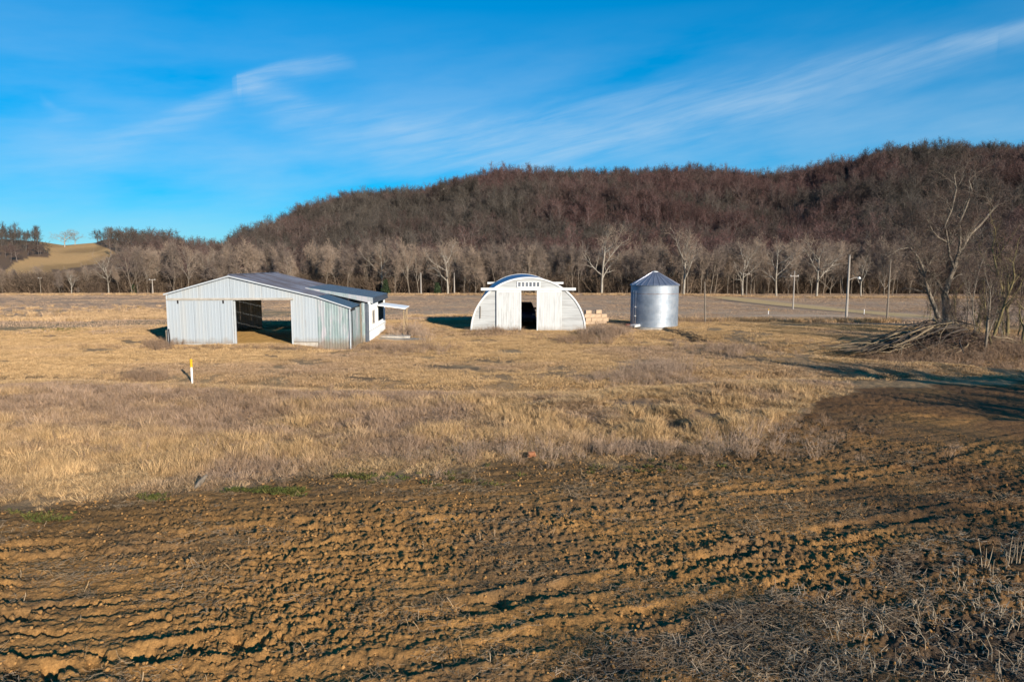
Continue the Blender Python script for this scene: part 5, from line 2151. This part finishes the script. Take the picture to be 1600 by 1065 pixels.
x, y = x[k], y[k]
scatter('field_stubble', np.column_stack([x, y, H(x, y)]), SB, 'short broken stubble on the flat fields up to the wood edge', 'stubble',
        scl=RNG.uniform(0.6, 1.3, len(x)), tint=np.clip(fbm(x / 20, y / 6, 135, 3) * 1.6 - 0.3, 0, 1))

# ragged pale grass on the left field and along field margins
xx, yy, tt = [], [], []
for (px0, px1, py0, py1, n) in ((-200, 262, 466, 488, 260), (0, 262, 486, 489, 260), (1060, 1400, 503, 506, 200), (640, 735, 486, 490, 120), (0, 1600, 459.5, 461.5, 1500)):
    for i in range(n):
        q = at_r(random.uniform(px0, px1), 1)
        px, py = random.uniform(px0, px1), random.uniform(py0, py1)
        a, b = flat(px, py, -1.5 if py < 490 else -0.3)
        if py < 462:
            a, b = flat(px, py, -3.0)
        xx.append(a)
        yy.append(b)
for cx, cy, sx2, sy2, n in ((150, 476, 30, 2.5, 350), (215, 474, 26, 3, 420), (240, 482, 20, 1.5, 160), (60, 494, 60, 1.5, 120), (110, 506, 16, 1.5, 80)):
    for i in range(n):
        a, b = flat(random.gauss(cx, sx2), random.gauss(cy, sy2), -1.0)
        xx.append(a)
        yy.append(b)
xx, yy = np.array(xx), np.array(yy)
FAR = [blade_mesh('field_margin_grass', 660 + i, 70, 0.60, 0.55, 0.03, 0.5, 'grass') for i in range(3)]
scatter('field_margin_grass', np.column_stack([xx, yy, H(xx, yy)]), FAR, 'pale tall grass along the field margins beyond the yard', 'grass',
        scl=RNG.uniform(0.5, 1.2, len(xx)), tint=RNG.uniform(0.1, 0.6, len(xx)))

# dead weeds: clumps by the hut, by the swale, under the pile, along the soil edge
WD = [brush_proto(420 + i, 0.85, 0.32, 26, 'weed', 0.014) for i in range(4)]
px_, py_, tt, ssx = [], [], [], []
for (cx, cy, sx2, sy2, n, ta, tb, sa, sb) in (
        (948, 524, 18, 5, 170, 0.2, 0.8, 0.4, 1.1), (905, 533, 26, 3, 90, 0.6, 1.0, 0.3, 0.8), (770, 520, 24, 3, 90, 0.5, 1.0, 0.3, 0.8),
        (1035, 577, 26, 5, 210, 0.0, 0.4, 0.3, 0.8), (1020, 590, 60, 4, 160, 0.1, 0.5, 0.3, 0.7), (1470, 552, 75, 4, 420, 0.4, 1.0, 0.4, 1.0),
        (1560, 545, 40, 9, 260, 0.3, 0.9, 0.4, 1.2), (250, 541, 14, 3, 90, 0.5, 1.0, 0.4, 0.8), (380, 545, 110, 1.5, 90, 0.7, 1.0, 0.3, 0.6),
        (620, 546, 50, 5, 160, 0.4, 1.0, 0.3, 0.7), (1150, 545, 50, 6, 240, 0.2, 0.9, 0.3, 0.8), (900, 706, 210, 7, 130, 0.0, 0.7, 0.3, 0.7),
        (1170, 690, 50, 14, 30, 0.0, 0.3, 0.3, 0.8), (470, 700, 250, 25, 200, 0.6, 1.0, 0.3, 0.7), (1260, 672, 50, 14, 70, 0.4, 1.0, 0.2, 0.45),
        (300, 640, 220, 12, 300, 0.4, 1.0, 0.3, 0.7), (225, 588, 18, 3, 60, 0.5, 0.9, 0.4, 0.7), (640, 522, 12, 4, 50, 0.0, 0.3, 0.8, 1.6),
        (1090, 500, 30, 3, 80, 0.4, 0.9, 0.4, 0.9)):
    for i in range(n):
        a, b = flat(cx + random.gauss(0, sx2), cy + random.gauss(0, sy2))
        px_.append(a)
        py_.append(b)
        tt.append(random.uniform(ta, tb))
        ssx.append(random.uniform(sa, sb))
px_, py_, tt, ssx = map(np.array, (px_, py_, tt, ssx))
k = ~bldg_mask(px_, py_)
px_, py_, tt, ssx = px_[k], py_[k], tt[k], ssx[k]
scatter('dead_weeds', np.column_stack([px_, py_, H(px_, py_)]), WD, 'brown and grey dead weed stalks scattered over the pasture', 'weeds',
        scl=ssx, tint=tt)


# crop residue and clods on the worked soil
def straw_mesh(seed, n, rad, ln, w_, flatn=0.12):
    rg = np.random.default_rng(seed)
    a = rg.uniform(0, 6.283, n)
    q = np.sqrt(rg.random(n)) * rad
    A = np.stack([q * np.cos(a), q * np.sin(a), rg.uniform(0.0, 0.05, n)], 1)
    d = rg.normal(size=(n, 3))
    d[:, 2] *= flatn
    d[:, 2] = np.abs(d[:, 2])
    d /= np.linalg.norm(d, axis=1)[:, None]
    L_ = ln * rg.uniform(0.35, 1.2, n)[:, None]
    mid = A + d * L_ * 0.5 + rg.normal(0, 0.012, (n, 3))
    B = A + d * L_
    S = np.cross(d, np.array([0, 0, 1.0]))
    S /= np.linalg.norm(S, axis=1)[:, None] + 1e-9
    W = (w_ * rg.uniform(0.5, 1.4, n))[:, None] * 0.5
    S = S * W
    U = np.array([0, 0, 1.0]) * W
    V = np.stack([A - S, A + U, A + S, mid - S, mid + U, mid + S, B - S, B + U, B + S], 1).reshape(-1, 3)
    o = np.arange(n) * 9
    F = []
    for k in (0, 3):
        F.append(np.stack([o + k, o + k + 1, o + k + 4, o + k + 3], 1))
        F.append(np.stack([o + k + 1, o + k + 2, o + k + 5, o + k + 4], 1))
    return mesh_np('crop_residue', V, np.concatenate(F), M['straw'])


ST = [straw_mesh(700 + i, 14, 0.20, 0.16, 0.007) for i in range(5)]
STL = [straw_mesh(720 + i, 18, 0.22, 0.19, 0.0075, 0.20) for i in range(4)]
x, y, r, t = rnd_polar(26000, 7.3, 24)
sm = soil_mask(x, y)
rm = res_mask(x, y)
dn = fbm(x / 1.8, y / 0.9, 121, 3)
k = (sm > 0.5) & (RNG.random(len(x)) < (0.05 + 0.42 * ss(0.5, 0.68, dn)) * (1 - ss(17, 24, r) * 0.6))
z = H(x, y) + clods(x, y, sm)
scatter('crop_residue', np.column_stack([x[k], y[k], z[k]]), ST, 'thin scatter of old straw and stalks on the brown worked soil', 'crop residue',
        tint=RNG.uniform(0, 0.7, k.sum()), scl=RNG.uniform(0.5, 1.2, k.sum()))
k = (rm > 0.4) & (RNG.random(len(x)) < 0.14 + 0.42 * ss(0.42, 0.62, dn))
scatter('thick_crop_residue', np.column_stack([x[k], y[k], z[k] + 0.02]), STL, 'thick grey litter of stalks and leaves in the near right corner', 'crop residue',
        tint=RNG.uniform(0.3, 1.0, k.sum()), scl=RNG.uniform(0.6, 1.3, k.sum()))


def clod_mesh(seed):
    import bmesh
    bm = bmesh.new()
    bmesh.ops.create_icosphere(bm, subdivisions=2, radius=1.0)
    rg = random.Random(seed)
    off = [Vector((rg.gauss(0, 1), rg.gauss(0, 1), rg.gauss(0, 1))).normalized() for _ in range(9)]
    amp = [rg.uniform(-0.55, 0.35) for _ in range(9)]
    for v in bm.verts:
        d = v.co.normalized()
        s = 1 + sum(a * max(0, d.dot(o)) ** 3 for a, o in zip(amp, off)) + rg.uniform(-0.20, 0.20)
        v.co = d * s
        v.co.z *= 0.7
    me = bpy.data.meshes.new('clod')
    bm.to_mesh(me)
    bm.free()
    me.materials.append(M['clod'])
    return me


CL = [clod_mesh(i) for i in range(5)]
x, y, r, t = rnd_polar(52000, 7.3, 26)
sm = soil_mask(x, y)
k = (sm > 0.6) & (RNG.random(len(x)) < 0.35 + 0.6 * ss(0.45, 0.6, fbm(x / 1.1, y / 0.8, 131, 3)))
x, y, sm = x[k], y[k], sm[k]
z = H(x, y) + clods(x, y, sm)
sz = 0.008 + 0.028 * RNG.random(len(x)) ** 4
rot = RNG.uniform(0, 6.283, (len(x), 3)) * np.array([0.1, 0.1, 1])
scatter('soil_clods', np.column_stack([x, y, z + sz * 0.2]), CL, 'small lumps of ochre brown soil over the worked foreground', 'soil clods',
        rot=rot, scl=sz, tint=np.clip(ss(2, 12, x) + RNG.uniform(-0.3, 0.5, len(x)), 0, 1))


# standing stubble stalks, lower right: countable, each a thing
def stalk_mesh(seed):
    r = random.Random(seed)
    mb = MB()
    h = r.uniform(0.14, 0.38)
    b = Vector((0, 0, -0.05))
    m1 = Vector((r.gauss(0, .03), r.gauss(0, .03), h * 0.5))
    tp = Vector((r.gauss(0, .07), r.gauss(0, .07), h))
    mb.tube([b, m1, tp], [0.007, 0.006, 0.003], 5)
    for k in range(3):
        s = b.lerp(tp, r.uniform(0.3, 0.9))
        d = Vector((r.gauss(0, 1), r.gauss(0, 1), r.gauss(0.2, .5))).normalized() * r.uniform(0.06, 0.18)
        sd = d.cross(Vector((0, 0, 1))).normalized() * 0.008
        mb.quad(s - sd, s + sd, s + d * 0.6 + sd, s + d * 0.6 - sd)
        mb.quad(s + d * 0.6 - sd, s + d * 0.6 + sd, s + d + Vector((0, 0, -0.03)))
    return mb.mesh('crop_stalk', M['stalk'])


M['stalk'] = mat_plain('stalk', (0.42, 0.32, 0.21), (0.22, 0.16, 0.10), 0.85, scale=14)
SK = [stalk_mesh(i) for i in range(7)]
rs_ = random.Random(3)
cnt = 0
while cnt < 150:
    px, py = rs_.uniform(1080, 1640), rs_.uniform(835, 1062)
    if py < 1125 - (px - 1000) * 0.52 + 20:
        continue
    a, b = flat(px, py)
    zz = float((H(np.array([a]), np.array([b])) + clods(np.array([a]), np.array([b]), np.array([1.0])))[0])
    o = link('crop_stalk', SK[rs_.randrange(7)], None, (a, b, zz - 0.02))
    o.rotation_euler = (rs_.gauss(0, 0.12), rs_.gauss(0, 0.12), rs_.uniform(0, 6.28))
    o.scale = (1, 1, rs_.uniform(0.5, 1.15))
    tag(o, 'broken straw-coloured crop stalk standing in the grey residue near right', 'crop stalk', 'crop stalks standing in the residue')
    cnt += 1
for px, py, lab in ((1576, 880, 'tallest pair of pale crop stalks by the right edge of the foreground'), (1588, 882, 'pale tall crop stalk at the right edge, right of the tallest pair'),
                    (1535, 890, 'tall pale crop stalk left of the tallest ones at the right edge')):
    a, b = flat(px, py)
    mb = MB()
    r = random.Random(px)
    for k in range(3):
        e = Vector((r.gauss(0, .06), r.gauss(0, .05), r.uniform(0.42, 0.66)))
        mb.tube([(k * 0.03, 0, -0.05), Vector((k * 0.03, 0, 0)) + e * 0.5 + Vector((r.gauss(0, .015), 0, 0)), Vector((k * 0.03, 0, 0)) + e], [0.010, 0.008, 0.004], 5)
    o = mb.build('crop_stalk', 'stalk', None, (a, b, HS(a, b)))
    tag(o, lab, 'crop stalk')

# small green weeds at the soil edge
GW = [blade_mesh('green_weeds', 680 + i, 26, 0.10, 0.12, 0.022, 1.4, 'green', 0.4) for i in range(2)]
px_, py_ = [], []
for (cx, cy, sx2, sy2, n) in ((440, 770, 20, 3, 60), (380, 768, 12, 2, 22), (240, 782, 12, 3, 20), (560, 748, 18, 3, 26), (75, 812, 30, 4, 20), (720, 750, 60, 8, 26), (1020, 730, 50, 6, 24), (100, 515, 20, 2, 60)):
    for i in range(n):
        a, b = flat(random.gauss(cx, sx2), random.gauss(cy, sy2))
        px_.append(a)
        py_.append(b)
px_, py_ = np.array(px_), np.array(py_)
scatter('green_weeds', np.column_stack([px_, py_, H(px_, py_) + 0.08]), GW, 'small patches of green weeds along the edge of the worked soil', 'weeds',
        scl=RNG.uniform(0.5, 1.2, len(px_)), tint=RNG.random(len(px_)))

# sundry single things lying about
a, b = flat(313, 763)
mb = MB()
mb.tube([(-0.12, 0, 0.0), (0.0, 0.02, 0.16), (0.16, 0.03, 0.34)], [0.06, 0.07, 0.03], 7)
o = mb.build('wood_stump', 'wood_grey', None, (a, b, HS(a, b)))
tag(o, 'short leaning grey stump in the matted grass at the soil edge, left half', 'stump')
a, b = flat(831, 716)
mb = MB()
mb.tube([(-0.09, 0, 0.03), (-0.06, 0, 0.10), (0.05, 0, 0.12), (0.1, 0, 0.05)], [0.05, 0.09, 0.08, 0.04], 8)
M['orange'] = mat_plain('orange clay', (0.27, 0.11, 0.05), None, 0.8)
o = mb.build('clay_lump', 'orange', None, (a, b, HS(a, b) + 0.05))
tag(o, 'small orange lump lying at the soil edge near the middle', 'lump')
